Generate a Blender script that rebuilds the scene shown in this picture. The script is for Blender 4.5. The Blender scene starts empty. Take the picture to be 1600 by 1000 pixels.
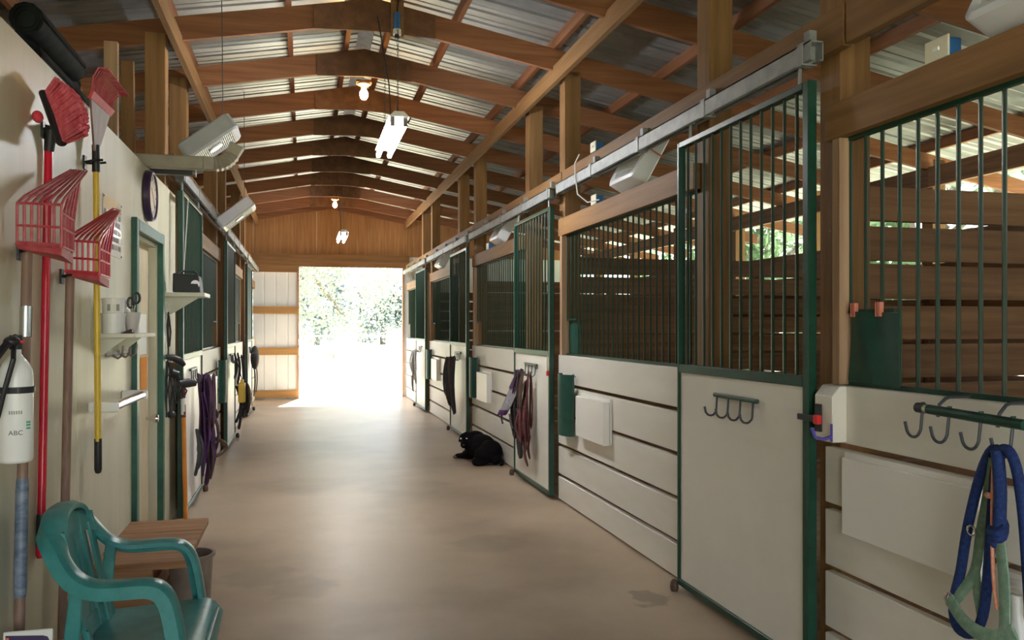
import bpy, bmesh, math, random
from mathutils import Vector, Matrix, Euler

random.seed(7)
sc = bpy.context.scene
C = sc.collection
R = math.radians

# ---------------------------------------------------------------- camera
cam_d = bpy.data.cameras.new('camera')
cam = bpy.data.objects.new('camera', cam_d)
C.objects.link(cam)
cam_d.sensor_width = 36.0
cam_d.lens = 1300.0 / 1600.0 * 36.0
cam_d.clip_start = 0.05
cam_d.clip_end = 400
cam_d.shift_y = 11.0 / 1600.0
cam.location = (0, 0, 1.436)
cam.rotation_euler = (R(90), 0, -math.atan(326.0 / 1300.0))
sc.camera = cam

# ---------------------------------------------------------------- sky, sun, exposure
w = bpy.data.worlds.new('world')
sc.world = w
w.use_nodes = True
bg = w.node_tree.nodes['Background']
bg.inputs['Color'].default_value = (0.86, 0.93, 1.0, 1)
bg.inputs['Strength'].default_value = 1.0
sun_d = bpy.data.lights.new('sun', 'SUN')
sun_d.energy = 9.0
sun_d.angle = R(1.0)
sun_d.color = (1.0, 0.97, 0.93)
sun = bpy.data.objects.new('sun', sun_d)
C.objects.link(sun)
sun.rotation_euler = (R(-33), 0, R(-12))      # high sun ahead of the camera, over the far doorway
vs = sc.view_settings
vs.view_transform = 'Standard'
vs.look = 'None'
vs.gamma = 1.0
vs.exposure = 2.62
vs.use_curve_mapping = False
cy = sc.cycles
cy.max_bounces = 14
cy.diffuse_bounces = 8
cy.glossy_bounces = 4
cy.sample_clamp_indirect = 6.0
cy.use_denoising = True

# ---------------------------------------------------------------- materials
def nodes(m):
    return m.node_tree.nodes, m.node_tree.links

def base(name, col, rough=0.6, metal=0.0, spec=0.5):
    m = bpy.data.materials.new(name)
    m.use_nodes = True
    b = m.node_tree.nodes['Principled BSDF']
    b.inputs['Base Color'].default_value = (*col, 1)
    b.inputs['Roughness'].default_value = rough
    b.inputs['Metallic'].default_value = metal
    b.inputs['Specular IOR Level'].default_value = spec
    return m

def mottled(name, c1, c2, scale=4.0, rough=0.6, metal=0.0, bump=0.0, stretch=(1, 1, 1), detail=6, lo=0.35, hi=0.65, spec=0.5, rnd=0.0):
    """two colours mixed by a (stretched) noise; optional brightness change per object"""
    m = base(name, c1, rough, metal, spec)
    n, l = nodes(m)
    b = n['Principled BSDF']
    tc = n.new('ShaderNodeTexCoord')
    mp = n.new('ShaderNodeMapping')
    mp.inputs['Scale'].default_value = stretch
    l.new(tc.outputs['Object'], mp.inputs['Vector'])
    oi = n.new('ShaderNodeObjectInfo')
    ad = n.new('ShaderNodeVectorMath'); ad.operation = 'ADD'
    sm = n.new('ShaderNodeMath'); sm.operation = 'MULTIPLY'; sm.inputs[1].default_value = 37.0
    l.new(oi.outputs['Random'], sm.inputs[0])
    l.new(mp.outputs['Vector'], ad.inputs[0]); l.new(sm.outputs[0], ad.inputs[1])
    nz = n.new('ShaderNodeTexNoise')
    nz.inputs['Scale'].default_value = scale
    nz.inputs['Detail'].default_value = detail
    nz.inputs['Roughness'].default_value = 0.6
    l.new(ad.outputs[0], nz.inputs['Vector'])
    rp = n.new('ShaderNodeValToRGB')
    rp.color_ramp.elements[0].position = lo
    rp.color_ramp.elements[1].position = hi
    rp.color_ramp.elements[0].color = (*c1, 1)
    rp.color_ramp.elements[1].color = (*c2, 1)
    l.new(nz.outputs['Fac'], rp.inputs['Fac'])
    out = rp.outputs['Color']
    if rnd:
        hs = n.new('ShaderNodeHueSaturation')
        mr = n.new('ShaderNodeMapRange')
        mr.inputs['To Min'].default_value = 1 - rnd
        mr.inputs['To Max'].default_value = 1 + rnd
        l.new(oi.outputs['Random'], mr.inputs['Value'])
        l.new(mr.outputs[0], hs.inputs['Value'])
        l.new(out, hs.inputs['Color'])
        out = hs.outputs['Color']
    l.new(out, b.inputs['Base Color'])
    if bump:
        bp = n.new('ShaderNodeBump')
        bp.inputs['Strength'].default_value = bump
        bp.inputs['Distance'].default_value = 0.01
        l.new(nz.outputs['Fac'], bp.inputs['Height'])
        l.new(bp.outputs['Normal'], b.inputs['Normal'])
    return m

def wood(name, c1, c2, axis, rnd=0.16, rough=0.62):
    s = [26.0, 26.0, 26.0]
    s['xyz'.index(axis)] = 1.3
    return mottled(name, c1, c2, 1.0, rough, 0, 0.12, tuple(s), 5, 0.3, 0.72, 0.35, rnd)

def emit(name, col, strength):
    m = base(name, (0.8, 0.8, 0.8), 0.4)
    b = m.node_tree.nodes['Principled BSDF']
    b.inputs['Emission Color'].default_value = (*col, 1)
    b.inputs['Emission Strength'].default_value = strength
    return m

def leaf(name, c1, c2):
    m = mottled(name, c1, c2, 0.9, 0.6, spec=0.2)
    n, l = nodes(m)
    b = n['Principled BSDF']
    tr = n.new('ShaderNodeBsdfTranslucent')
    mx = n.new('ShaderNodeMixShader'); mx.inputs[0].default_value = 0.4
    tr.inputs['Color'].default_value = (*c2, 1)
    l.new(b.outputs[0], mx.inputs[1]); l.new(tr.outputs[0], mx.inputs[2])
    l.new(mx.outputs[0], n['Material Output'].inputs['Surface'])
    return m

RED1, RED2 = (0.19, 0.075, 0.032), (0.33, 0.14, 0.062)
YEL1, YEL2 = (0.195, 0.098, 0.036), (0.32, 0.17, 0.067)
M = {
 'rafter': wood('pine_rafter', RED1, RED2, 'x'),
 'purlin': wood('pine_purlin', RED1, RED2, 'y'),
 'beam_y': wood('pine_beam_lengthwise', YEL1, YEL2, 'y'),
 'beam_x': wood('pine_beam_crosswise', YEL1, YEL2, 'x'),
 'post': wood('pine_post', YEL1, YEL2, 'z'),
 'post_red': wood('pine_post_reddish', (0.30, 0.17, 0.10), (0.50, 0.33, 0.21), 'z'),
 'slat_x': wood('pine_stall_slat', (0.155, 0.072, 0.033), (0.30, 0.16, 0.082), 'x', 0.2),
 'slat_y': wood('pine_outer_slat', (0.12, 0.06, 0.03), (0.24, 0.13, 0.07), 'y', 0.2),
 'gusset': mottled('plywood_gusset', (0.13, 0.058, 0.026), (0.22, 0.10, 0.046), 9, 0.7, bump=0.1, rnd=0.2),
 'ply': wood('gable_plywood', (0.30, 0.14, 0.055), (0.50, 0.26, 0.11), 'z', 0.08),
 'steel_roof': mottled('galvanised_roof_sheet', (0.30, 0.32, 0.33), (0.42, 0.44, 0.45), 3.0, 0.42, 0.6, rnd=0.06),
 'siding': mottled('cream_metal_siding', (0.78, 0.84, 0.85), (0.83, 0.88, 0.89), 3.0, 0.45),
 'galv': mottled('galvanised_track', (0.25, 0.265, 0.265), (0.34, 0.355, 0.35), 14, 0.55, 0.35),
 'girt': wood('lit_pine_girt', (0.36, 0.20, 0.07), (0.52, 0.31, 0.12), 'x'),  # beam pine with the daylight on the girts put into a lighter colour
 'fence': mottled('weathered_fence', (0.30, 0.29, 0.27), (0.42, 0.41, 0.38), 5, 0.8),
 'concrete': None,
 'dirt': mottled('stall_dirt', (0.20, 0.14, 0.09), (0.32, 0.24, 0.16), 6, 0.95, bump=0.4),
 'grass': mottled('pale_grass', (0.33, 0.34, 0.20), (0.45, 0.44, 0.30), 0.6, 0.9, bump=0.3),
 'white': mottled('white_painted_board', (0.74, 0.70, 0.625), (0.80, 0.765, 0.69), 2.0, 0.5, rnd=0.025, stretch=(1, 0.6, 3)),
 'white_door': mottled('white_door_panel', (0.75, 0.71, 0.635), (0.80, 0.765, 0.69), 2.0, 0.42),
 'sign_white': base('white_plastic_board', (0.84, 0.82, 0.77), 0.38),
 'green': mottled('dark_green_paint', (0.002, 0.035, 0.02), (0.004, 0.055, 0.032), 20, 0.38, rnd=0.1),
 'green_bar': mottled('green_bar_paint', (0.005, 0.04, 0.023), (0.018, 0.032, 0.018), 30, 0.34),
 'green_dull': mottled('green_plastic_sheet', (0.004, 0.05, 0.034), (0.007, 0.07, 0.048), 16, 0.5),
 'tack_wall': None,
 'trim_green': mottled('green_door_casing', (0.012, 0.09, 0.065), (0.03, 0.14, 0.10), 7, 0.4),
 'tan_door': mottled('tan_door_leaf', (0.52, 0.43, 0.28), (0.60, 0.50, 0.34), 5, 0.55, stretch=(3, 3, 0.6)),
 'cream': base('cream_jamb', (0.63, 0.62, 0.50), 0.55),
 'cream_plastic': base('cream_cover_plate', (0.80, 0.76, 0.60), 0.45),
 'blue_plastic': base('blue_junction_box', (0.02, 0.14, 0.42), 0.45),
 'red_plastic': mottled('red_fork_plastic', (0.60, 0.03, 0.06), (0.70, 0.07, 0.10), 16, 0.42),
 'red_dusty': mottled('dusty_red_plastic', (0.45, 0.045, 0.07), (0.54, 0.12, 0.13), 24, 0.55),
 'red_pole': base('red_broom_pole', (0.62, 0.015, 0.04), 0.22),
 'red_bristle': mottled('red_bristle', (0.55, 0.05, 0.08), (0.74, 0.17, 0.22), 30, 0.7),
 'yellow': base('yellow_rake_pole', (0.78, 0.52, 0.045), 0.3),
 'black': base('black_plastic', (0.018, 0.018, 0.022), 0.42),
 'black_soft': mottled('black_webbing', (0.02, 0.018, 0.02), (0.045, 0.04, 0.045), 40, 0.75),
 'brown_pole': mottled('worn_wood_pole', (0.20, 0.12, 0.085), (0.31, 0.20, 0.15), 8, 0.6, stretch=(4, 4, 0.6)),
 'grey_steel': mottled('dull_rake_steel', (0.16, 0.13, 0.12), (0.30, 0.26, 0.25), 14, 0.5, 0.5),
 'dark_steel': base('dark_steel_hook', (0.10, 0.11, 0.13), 0.35, 0.7),
 'chrome': base('polished_steel', (0.72, 0.72, 0.74), 0.16, 1.0),
 'white_plastic': base('white_plastic', (0.86, 0.86, 0.85), 0.32),
 'grey_plastic': mottled('grey_fan_housing', (0.44, 0.46, 0.50), (0.52, 0.54, 0.57), 8, 0.4),
 'pale_plastic': base('pale_fan_grille', (0.74, 0.74, 0.71), 0.4),
 'fan_white': base('white_fan_housing', (0.78, 0.80, 0.85), 0.35),
 'teal': mottled('teal_chair_plastic', (0.022, 0.17, 0.17), (0.05, 0.25, 0.24), 11, 0.34),
 'bench': wood('stained_step_wood', (0.20, 0.085, 0.035), (0.42, 0.23, 0.11), 'x', 0.12),
 'tub': mottled('grey_brown_tub', (0.22, 0.17, 0.14), (0.30, 0.24, 0.20), 9, 0.45),
 'purple': mottled('purple_webbing', (0.04, 0.009, 0.06), (0.085, 0.02, 0.11), 30, 0.7),
 'plum': mottled('plum_webbing', (0.03, 0.008, 0.022), (0.065, 0.017, 0.045), 30, 0.7),
 'maroon': mottled('maroon_webbing', (0.10, 0.02, 0.025), (0.17, 0.05, 0.05), 30, 0.75),
 'brown': mottled('brown_leather', (0.05, 0.028, 0.018), (0.10, 0.055, 0.035), 25, 0.6),
 'grey_mesh': mottled('grey_mask_mesh', (0.17, 0.16, 0.17), (0.27, 0.25, 0.26), 60, 0.8),
 'blue_rope': mottled('blue_lead_rope', (0.004, 0.014, 0.085), (0.01, 0.038, 0.17), 90, 0.85),
 'halter_green': mottled('faded_green_halter', (0.15, 0.27, 0.19), (0.25, 0.36, 0.27), 50, 0.8),
 'orange_rope': mottled('orange_rope', (0.60, 0.22, 0.13), (0.72, 0.34, 0.22), 80, 0.8),
 'pale_rope': mottled('pale_rope', (0.42, 0.42, 0.40), (0.60, 0.60, 0.57), 60, 0.85),
 'pink': base('salmon_clothespin', (0.70, 0.22, 0.15), 0.5),
 'red': base('red_tab', (0.75, 0.03, 0.03), 0.35),
 'violet': base('violet_hook', (0.10, 0.07, 0.42), 0.35),
 'orange': mottled('orange_pole', (0.62, 0.20, 0.02), (0.70, 0.26, 0.035), 8, 0.4),
 'paper': base('paper', (0.80, 0.79, 0.72), 0.6),
 'gutter': mottled('tan_downspout', (0.33, 0.29, 0.23), (0.42, 0.38, 0.31), 8, 0.45, 0.2),
 'dog': mottled('black_dog_fur', (0.0025, 0.002, 0.0022), (0.006, 0.0045, 0.005), 60, 0.8, bump=0.3, spec=0.08),
 'dog_grey': mottled('grey_dog_muzzle', (0.022, 0.021, 0.018), (0.036, 0.034, 0.03), 60, 0.8, bump=0.3, spec=0.15),
 'dog_tan': mottled('tan_dog_paw', (0.14, 0.075, 0.03), (0.20, 0.11, 0.05), 40, 0.7),
 'eye': base('flash_lit_eye', (0.95, 0.98, 0.92), 0.05),  # flash reflection in the eyes painted as a near-white colour
 'tarp': mottled('black_rubber_roll', (0.006, 0.008, 0.008), (0.02, 0.026, 0.026), 10, 0.8, spec=0.2),
 'bark': mottled('tree_bark', (0.12, 0.10, 0.08), (0.22, 0.19, 0.16), 8, 0.9, bump=0.5, stretch=(1, 1, 0.3)),
 'leaf_a': leaf('oak_leaves', (0.20, 0.22, 0.175), (0.31, 0.335, 0.27)),
 'leaf_b': leaf('haze_tinted_leaves', (0.20, 0.25, 0.265), (0.30, 0.35, 0.365)),  # pale blue haze over the far trees is mixed into the leaf colour
 'leaf_c': leaf('dark_leaves', (0.07, 0.13, 0.06), (0.16, 0.24, 0.11)),
 'tube': emit('fluorescent_tube', (0.95, 0.98, 1.0), 22.0),
 'bulb': emit('warm_light_bulb', (1.0, 0.56, 0.18), 30.0),
 'porcelain': base('porcelain_socket', (0.80, 0.76, 0.68), 0.3),
 'ink': base('black_ink', (0.05, 0.05, 0.06), 0.5),
 'ink_green': base('green_ink', (0.10, 0.45, 0.32), 0.5),
 'ink_blue': base('blue_ink', (0.05, 0.22, 0.55), 0.5),
 'ink_orange': base('orange_ink', (0.90, 0.20, 0.04), 0.5),
 'ink_purple': base('dark_purple_ink', (0.045, 0.025, 0.09), 0.45),
 'grey_card': base('grey_print', (0.35, 0.33, 0.29), 0.5),
 'laminate': base('laminated_sheet', (0.66, 0.63, 0.53), 0.22),
 'clear': base('smoky_clear_plastic', (0.55, 0.52, 0.50), 0.15),
 'bluegrey_tape': mottled('blue_tape_wrap', (0.09, 0.13, 0.21), (0.24, 0.28, 0.35), 18, 0.5, stretch=(1, 1, 2)),
 'mud': base('wall_mud', (0.4, 0.35, 0.3), 0.8),
 'clock_face': base('clock_face', (0.66, 0.64, 0.55), 0.25),
 'clock_rim': base('dark_purple_clock_rim', (0.045, 0.02, 0.075), 0.3),
 'shelf': mottled('cream_shelf_paint', (0.70, 0.69, 0.58), (0.76, 0.75, 0.65), 6, 0.5),
}

def concrete():
    m = mottled('concrete_floor', (0.37, 0.275, 0.185), (0.46, 0.355, 0.25), 1.1, 0.37, spec=0.6, detail=9, lo=0.3, hi=0.7)
    n, l = nodes(m)
    b = n['Principled BSDF']
    src = b.inputs['Base Color'].links[0].from_socket
    tc = n.new('ShaderNodeTexCoord')
    nz = n.new('ShaderNodeTexNoise'); nz.inputs['Scale'].default_value = 0.55; nz.inputs['Detail'].default_value = 5
    l.new(tc.outputs['Object'], nz.inputs['Vector'])
    rp = n.new('ShaderNodeValToRGB')
    rp.color_ramp.elements[0].position = 0.36; rp.color_ramp.elements[0].color = (0.55, 0.50, 0.46, 1)
    rp.color_ramp.elements[1].position = 0.52; rp.color_ramp.elements[1].color = (1, 1, 1, 1)
    l.new(nz.outputs['Fac'], rp.inputs['Fac'])
    mx = n.new('ShaderNodeMix'); mx.data_type = 'RGBA'; mx.blend_type = 'MULTIPLY'; mx.inputs[0].default_value = 0.8
    l.new(src, mx.inputs[6]); l.new(rp.outputs['Color'], mx.inputs[7])
    cur = mx.outputs[2]
    # a few old spill stains with a shape of their own
    ns = n.new('ShaderNodeTexNoise'); ns.inputs['Scale'].default_value = 7.0
    l.new(tc.outputs['Object'], ns.inputs['Vector'])
    dn = n.new('ShaderNodeVectorMath'); dn.operation = 'SCALE'; dn.inputs['Scale'].default_value = 0.25
    l.new(ns.outputs['Color'], dn.inputs[0])
    av = n.new('ShaderNodeVectorMath'); av.operation = 'ADD'
    l.new(tc.outputs['Object'], av.inputs[0]); l.new(dn.outputs[0], av.inputs[1])
    for (x, y, r0, dark) in [(0.0, 4.75, 0.2, 0.82), (-0.25, 5.0, 0.2, 0.84), (1.78, 4.10, 0.1, 0.6), (0.55, 3.4, 0.22, 0.8), (1.2, 5.4, 0.25, 0.84), (0.9, 7.5, 0.4, 0.88), (0.1, 8.4, 0.5, 0.9)]:
        ds = n.new('ShaderNodeVectorMath'); ds.operation = 'DISTANCE'
        ds.inputs[1].default_value = (x + 0.125, y + 0.125, 0.125)
        l.new(av.outputs[0], ds.inputs[0])
        mr = n.new('ShaderNodeMapRange'); mr.interpolation_type = 'SMOOTHSTEP'
        mr.inputs['From Min'].default_value = r0 * 0.75; mr.inputs['From Max'].default_value = r0 * 1.2
        mr.inputs['To Min'].default_value = dark; mr.inputs['To Max'].default_value = 1.0
        l.new(ds.outputs['Value'], mr.inputs['Value'])
        m2 = n.new('ShaderNodeMix'); m2.data_type = 'RGBA'; m2.blend_type = 'MULTIPLY'; m2.inputs[0].default_value = 1.0
        l.new(cur, m2.inputs[6]); l.new(mr.outputs[0], m2.inputs[7])
        cur = m2.outputs[2]
    l.new(cur, b.inputs['Base Color'])
    return m

M['concrete'] = concrete()
M['tack_wall'] = mottled('cream_plywood_wall', (0.53, 0.49, 0.345), (0.63, 0.59, 0.44), 1.0, 0.42, bump=0.06, stretch=(7, 7, 0.7), detail=7, lo=0.25, hi=0.7)

# ---------------------------------------------------------------- mesh helpers
ORG = {}

class B:
    """collects shapes in world space; obj() links them as ONE mesh whose origin is its parent's origin"""
    def __init__(s):
        s.v, s.f = [], []
    def add(s, vs, fs):
        o = len(s.v)
        s.v += [Vector(p) for p in vs]
        s.f += [tuple(i + o for i in f) for f in fs]
        return s
    def box(s, x0, y0, z0, x1, y1, z1, mat=None):
        vs = [(x0, y0, z0), (x1, y0, z0), (x1, y1, z0), (x0, y1, z0), (x0, y0, z1), (x1, y0, z1), (x1, y1, z1), (x0, y1, z1)]
        if mat is not None:
            vs = [mat @ Vector(p) for p in vs]
        return s.add(vs, [(0, 3, 2, 1), (4, 5, 6, 7), (0, 1, 5, 4), (1, 2, 6, 5), (2, 3, 7, 6), (3, 0, 4, 7)])
    def hexa(s, vs):
        return s.add(vs, [(0, 3, 2, 1), (4, 5, 6, 7), (0, 1, 5, 4), (1, 2, 6, 5), (2, 3, 7, 6), (3, 0, 4, 7)])
    def tube(s, pts, r, n=8, closed=False, flat=1.0, up=None, caps=True):
        """sweep along pts; r radius (or list); flat<1 squashes one axis (straps)"""
        P = [Vector(p) for p in pts]
        k = len(P)
        rr = r if isinstance(r, (list, tuple)) else [r] * k
        vs, fs = [], []
        ref = Vector(up) if up else None
        prev = None
        for i in range(k):
            a = P[(i - 1) % k] if (closed or i > 0) else P[i]
            b = P[(i + 1) % k] if (closed or i < k - 1) else P[i]
            t = (b - a)
            t = t.normalized() if t.length > 1e-9 else Vector((0, 0, 1))
            if ref is not None:
                u = ref - t * ref.dot(t)
                if u.length < 1e-4:
                    u = t.orthogonal()
            elif prev is None:
                u = t.orthogonal()
            else:
                u = prev - t * prev.dot(t)
                if u.length < 1e-6:
                    u = t.orthogonal()
            u.normalize()
            prev = u
            w_ = t.cross(u)
            for j in range(n):
                a_ = 2 * math.pi * j / n + math.pi / n
                vs.append(P[i] + u * (math.cos(a_) * rr[i] * flat) + w_ * (math.sin(a_) * rr[i]))
        m = k if closed else k - 1
        for i in range(m):
            for j in range(n):
                a, b = i * n + j, i * n + (j + 1) % n
                c, d = ((i + 1) % k) * n + (j + 1) % n, ((i + 1) % k) * n + j
                fs.append((a, b, c, d))
        if not closed and caps:
            fs.append(tuple(range(n))[::-1])
            fs.append(tuple((k - 1) * n + j for j in range(n)))
        return s.add(vs, fs)
    def lathe(s, prof, c, n=20, axis='z'):
        """prof [(r, h)] around an axis through c"""
        vs, fs = [], []
        for r, h in prof:
            for j in range(n):
                a = 2 * math.pi * j / n
                p, q = r * math.cos(a), r * math.sin(a)
                d = {'z': (p, q, h), 'x': (h, p, q), 'y': (q, h, p)}[axis]
                vs.append((c[0] + d[0], c[1] + d[1], c[2] + d[2]))
        for i in range(len(prof) - 1):
            for j in range(n):
                fs.append((i * n + j, i * n + (j + 1) % n, (i + 1) * n + (j + 1) % n, (i + 1) * n + j))
        fs.append(tuple(range(n))[::-1])
        fs.append(tuple((len(prof) - 1) * n + j for j in range(n)))
        return s.add(vs, fs)
    def prism(s, poly, d, off):
        """poly: list of 3-D points (planar), extruded by vector off"""
        n = len(poly)
        o = Vector(off)
        vs = [Vector(p) for p in poly] + [Vector(p) + o for p in poly]
        fs = [tuple(range(n))[::-1], tuple(range(n, 2 * n))]
        for i in range(n):
            fs.append((i, (i + 1) % n, n + (i + 1) % n, n + i))
        return s.add(vs, fs)
    def grid(s, fn, nu, nv, thick=None):
        """surface fn(u,v) in 0..1; with thick a vector function or constant offset gives a closed slab"""
        top = [Vector(fn(i / nu, j / nv)) for j in range(nv + 1) for i in range(nu + 1)]
        W = nu + 1
        fs = [(j * W + i, j * W + i + 1, (j + 1) * W + i + 1, (j + 1) * W + i) for j in range(nv) for i in range(nu)]
        if thick is None:
            return s.add(top, fs)
        off = Vector(thick)
        bot = [p + off for p in top]
        N = len(top)
        fs2 = [tuple(reversed([q + N for q in f])) for f in fs]
        rim = [i for i in range(W)] + [j * W + nu for j in range(1, nv + 1)] + [nv * W + i for i in range(nu - 1, -1, -1)] + [j * W for j in range(nv - 1, 0, -1)]
        side = [(rim[(q + 1) % len(rim)], rim[q], rim[q] + N, rim[(q + 1) % len(rim)] + N) for q in range(len(rim))]
        return s.add(top + bot, fs + fs2 + side)
    def ball(s, c, r, n=12, m=8, rot=None):
        rx, ry, rz = r if isinstance(r, (tuple, list)) else (r, r, r)
        vs, fs = [], []
        c = Vector(c)
        for i in range(m + 1):
            th = math.pi * i / m
            for j in range(n):
                ph = 2 * math.pi * j / n
                p = Vector((rx * math.sin(th) * math.cos(ph), ry * math.sin(th) * math.sin(ph), rz * math.cos(th)))
                if rot is not None:
                    p = rot @ p
                vs.append(c + p)
        for i in range(m):
            for j in range(n):
                fs.append((i * n + j, (i + 1) * n + j, (i + 1) * n + (j + 1) % n, i * n + (j + 1) % n))
        return s.add(vs, fs)
    def obj(s, name, mat, parent=None, smooth=False, bevel=0.0, seg=2, origin=None, fix=True):
        o0 = Vector(origin) if origin is not None else (ORG[parent.name] if parent is not None else Vector((0, 0, 0)))
        me = bpy.data.meshes.new(name)
        me.from_pydata([tuple(p - o0) for p in s.v], [], s.f)
        bm = bmesh.new()
        bm.from_mesh(me)
        if smooth or bevel:
            bmesh.ops.remove_doubles(bm, verts=bm.verts, dist=1e-5)
        if fix:
            bmesh.ops.recalc_face_normals(bm, faces=bm.faces)
        if bevel:
            es = [e for e in bm.edges if len(e.link_faces) == 2 and e.calc_face_angle(0) > 0.6]
            bmesh.ops.bevel(bm, geom=es, offset=bevel, segments=seg, profile=0.5, affect='EDGES', clamp_overlap=True)
        if smooth:
            for f in bm.faces:
                f.smooth = True
            for e in bm.edges:
                e.smooth = not (len(e.link_faces) == 2 and e.calc_face_angle(0) > 0.75)
        bm.to_mesh(me)
        bm.free()
        me.materials.append(M[mat] if isinstance(mat, str) else mat)
        ob = bpy.data.objects.new(name, me)
        C.objects.link(ob)
        if parent is not None:
            ob.parent = parent
            ob.location = o0 - ORG[parent.name]
        else:
            ob.location = o0
        ORG[ob.name] = o0
        return ob

def inst(src, parent, off):
    """a copy of a piece that shares its mesh, moved by off"""
    o = src.copy()
    C.objects.link(o)
    o.parent = parent
    o.location = src.location + Vector(off)
    ORG[o.name] = ORG[src.name] + Vector(off)
    return o

def tag(o, label=None, cat=None, group=None, kind=None):
    for k, val in (('label', label), ('category', cat), ('group', group), ('kind', kind)):
        if val:
            o[k] = val
    return o

def thing(name, label, cat, loc=(0, 0, 0), group=None, kind=None):
    o = bpy.data.objects.new(name, None)
    C.objects.link(o)
    o.empty_display_size = 0.1
    o.location = loc
    ORG[o.name] = Vector(loc)
    return tag(o, label, cat, group, kind)

def struct(name, loc=(0, 0, 0)):
    return thing(name, None, None, loc, kind='structure')

def copy_tree(o, parent, off):
    c = o.copy()
    C.objects.link(c)
    c.parent = parent
    if parent is None:
        c.location = o.location + Vector(off)
    ORG[c.name] = ORG[o.name] + Vector(off)
    for ch in [q for q in bpy.data.objects if q.parent == o]:
        copy_tree(ch, c, off)
    return c

def place(root, loc, rot=None):
    root.location = loc
    if rot is not None:
        root.rotation_euler = rot

# ================================================================ THE BUILDING
XR, PITCH, ZRB, RD = 0.55, 0.18, 3.82, 0.19       # ridge, roof pitch, rafter underside at ridge, rafter depth
Y0, YF = -2.7, 17.2                                # open near end, far gable
XLO, XRO = -4.7, 5.7                               # outer walls
BAY = 3.65
RB = [2.93 + BAY * k for k in range(-1, 4)]        # bays of the right-hand stalls
LB = [6.46 + BAY * k for k in range(0, 3)]         # bays of the left-hand stalls

def zr(x):
    return ZRB - PITCH * abs(x - XR)

# ---- ground and floors
b = B(); b.add([(-150, -120, -0.06), (150, -120, -0.06), (150, 200, -0.06), (-150, 200, -0.06)], [(0, 1, 2, 3)])
tag(b.obj('ground', 'grass'), kind='structure')
b = B(); b.box(-0.97, Y0 - 1.0, -0.1, 2.10, 18.9, 0.0)
tag(b.obj('floor', 'concrete'), kind='structure')
b = B(); b.box(2.10, Y0, -0.1, XRO, YF, -0.02)
tag(b.obj('floor_right', 'dirt'), kind='structure')
b = B(); b.box(XLO, Y0, -0.1, -0.97, YF, -0.02)
tag(b.obj('floor_left', 'dirt'), kind='structure')

# ---- roof: rafters with gusset plates, purlins on top, ribbed metal sheets
ceil = struct('ceiling')
RAFT = [6.58 + 1.2167 * k for k in range(-7, 9)]
TR, TL = 6.75, -5.6
def rafter_mesh(y, side):
    xe = TR if side > 0 else TL
    b = B()
    b.prism([(XR, y, zr(XR)), (xe, y, zr(xe)), (xe, y, zr(xe) + RD * 0.75), (XR, y, zr(XR) + RD)], None, (0, 0.04, 0))
    return b
rs = {}
for i, y in enumerate(RAFT):
    for side in (1, -1):
        if i == 0:
            rs[side] = rafter_mesh(y, side).obj('rafter', 'rafter', ceil)
            r = rs[side]
        else:
            r = inst(rs[side], ceil, (0, y - RAFT[0], 0))
        if side > 0:
            hw = 0.47 if abs(y - 6.58) < 0.01 else 0.43
            zb = ZRB - 0.105
            g = B()
            g.prism([(XR - hw, y, zb + 0.015), (XR, y, zb + 0.035), (XR + hw, y, zb + 0.015), (XR + hw, y, zr(XR + hw) + RD - 0.01), (XR, y, ZRB + RD - 0.01), (XR - hw, y, zr(XR - hw) + RD - 0.01)], None, (0, -0.018, 0))
            g.obj('gusset_plate', 'gusset', r)
for rel in (-5.1, -4.3, -3.4, -2.45, -1.5, -0.66, -0.17, 0.17, 0.66, 1.48, 2.45, 3.4, 4.3, 5.15, 5.9):
    x = XR + rel
    b = B(); b.box(x - 0.02, Y0 - 0.3, zr(x) + RD - 0.005, x + 0.02, YF + 0.35, zr(x) + RD + 0.09)
    b.obj('purlin', 'purlin', ceil)
def sheet(side):
    n = 4
    pitch = 0.2286
    prof = []
    for q in range(n):
        y = q * pitch
        prof += [(y, 0.0), (y + 0.09, 0.0), (y + 0.098, 0.004), (y + 0.112, 0.004), (y + 0.12, 0), (y + 0.18, 0.0), (y + 0.193, 0.022), (y + 0.213, 0.022)]
    prof.append((n * pitch + 0.002, 0.0))
    xs = [XR + side * 0.07, (TR + 0.1) if side > 0 else (TL - 0.1)]
    b = B()
    vs, fs = [], []
    for (y, h) in prof:
        for x in xs:
            vs.append((x, Y0 - 0.4 + y, zr(x) + RD + 0.088 + h))
    for q in range(len(prof) - 1):
        fs.append((q * 2, q * 2 + 1, q * 2 + 3, q * 2 + 2))
    b.add(vs, fs)
    return b.obj('metal_sheet', 'steel_roof', ceil)
for side in (1, -1):
    s0 = sheet(side)
    for q in range(1, 23):
        inst(s0, ceil, (0, q * 0.9144, 0))
b = B()
b.prism([(XR - 0.14, Y0 - 0.4, zr(XR + 0.14) + RD + 0.115), (XR, Y0 - 0.4, ZRB + RD + 0.135), (XR + 0.14, Y0 - 0.4, zr(XR + 0.14) + RD + 0.115), (XR, Y0 - 0.4, ZRB + RD + 0.145)], None, (0, 21.05, 0))
b.obj('ridge_cap', 'galv', ceil)
# pale scab board beside the gusset, near end of the light's chain
b = B(); b.box(0.66, 6.50, 3.70, 0.76, 6.535, 3.98)
b.obj('scab_board', 'beam_x', ceil)

# ---- stall fronts (shared by both sides)
def X(side, d):
    return 2.06 + d if side > 0 else -0.93 - d

def bx(side, d0, d1, y0, y1, z0, z1):
    a, c = sorted((X(side, d0), X(side, d1)))
    return B().box(a, y0, z0, c, y1, z1)

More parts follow.
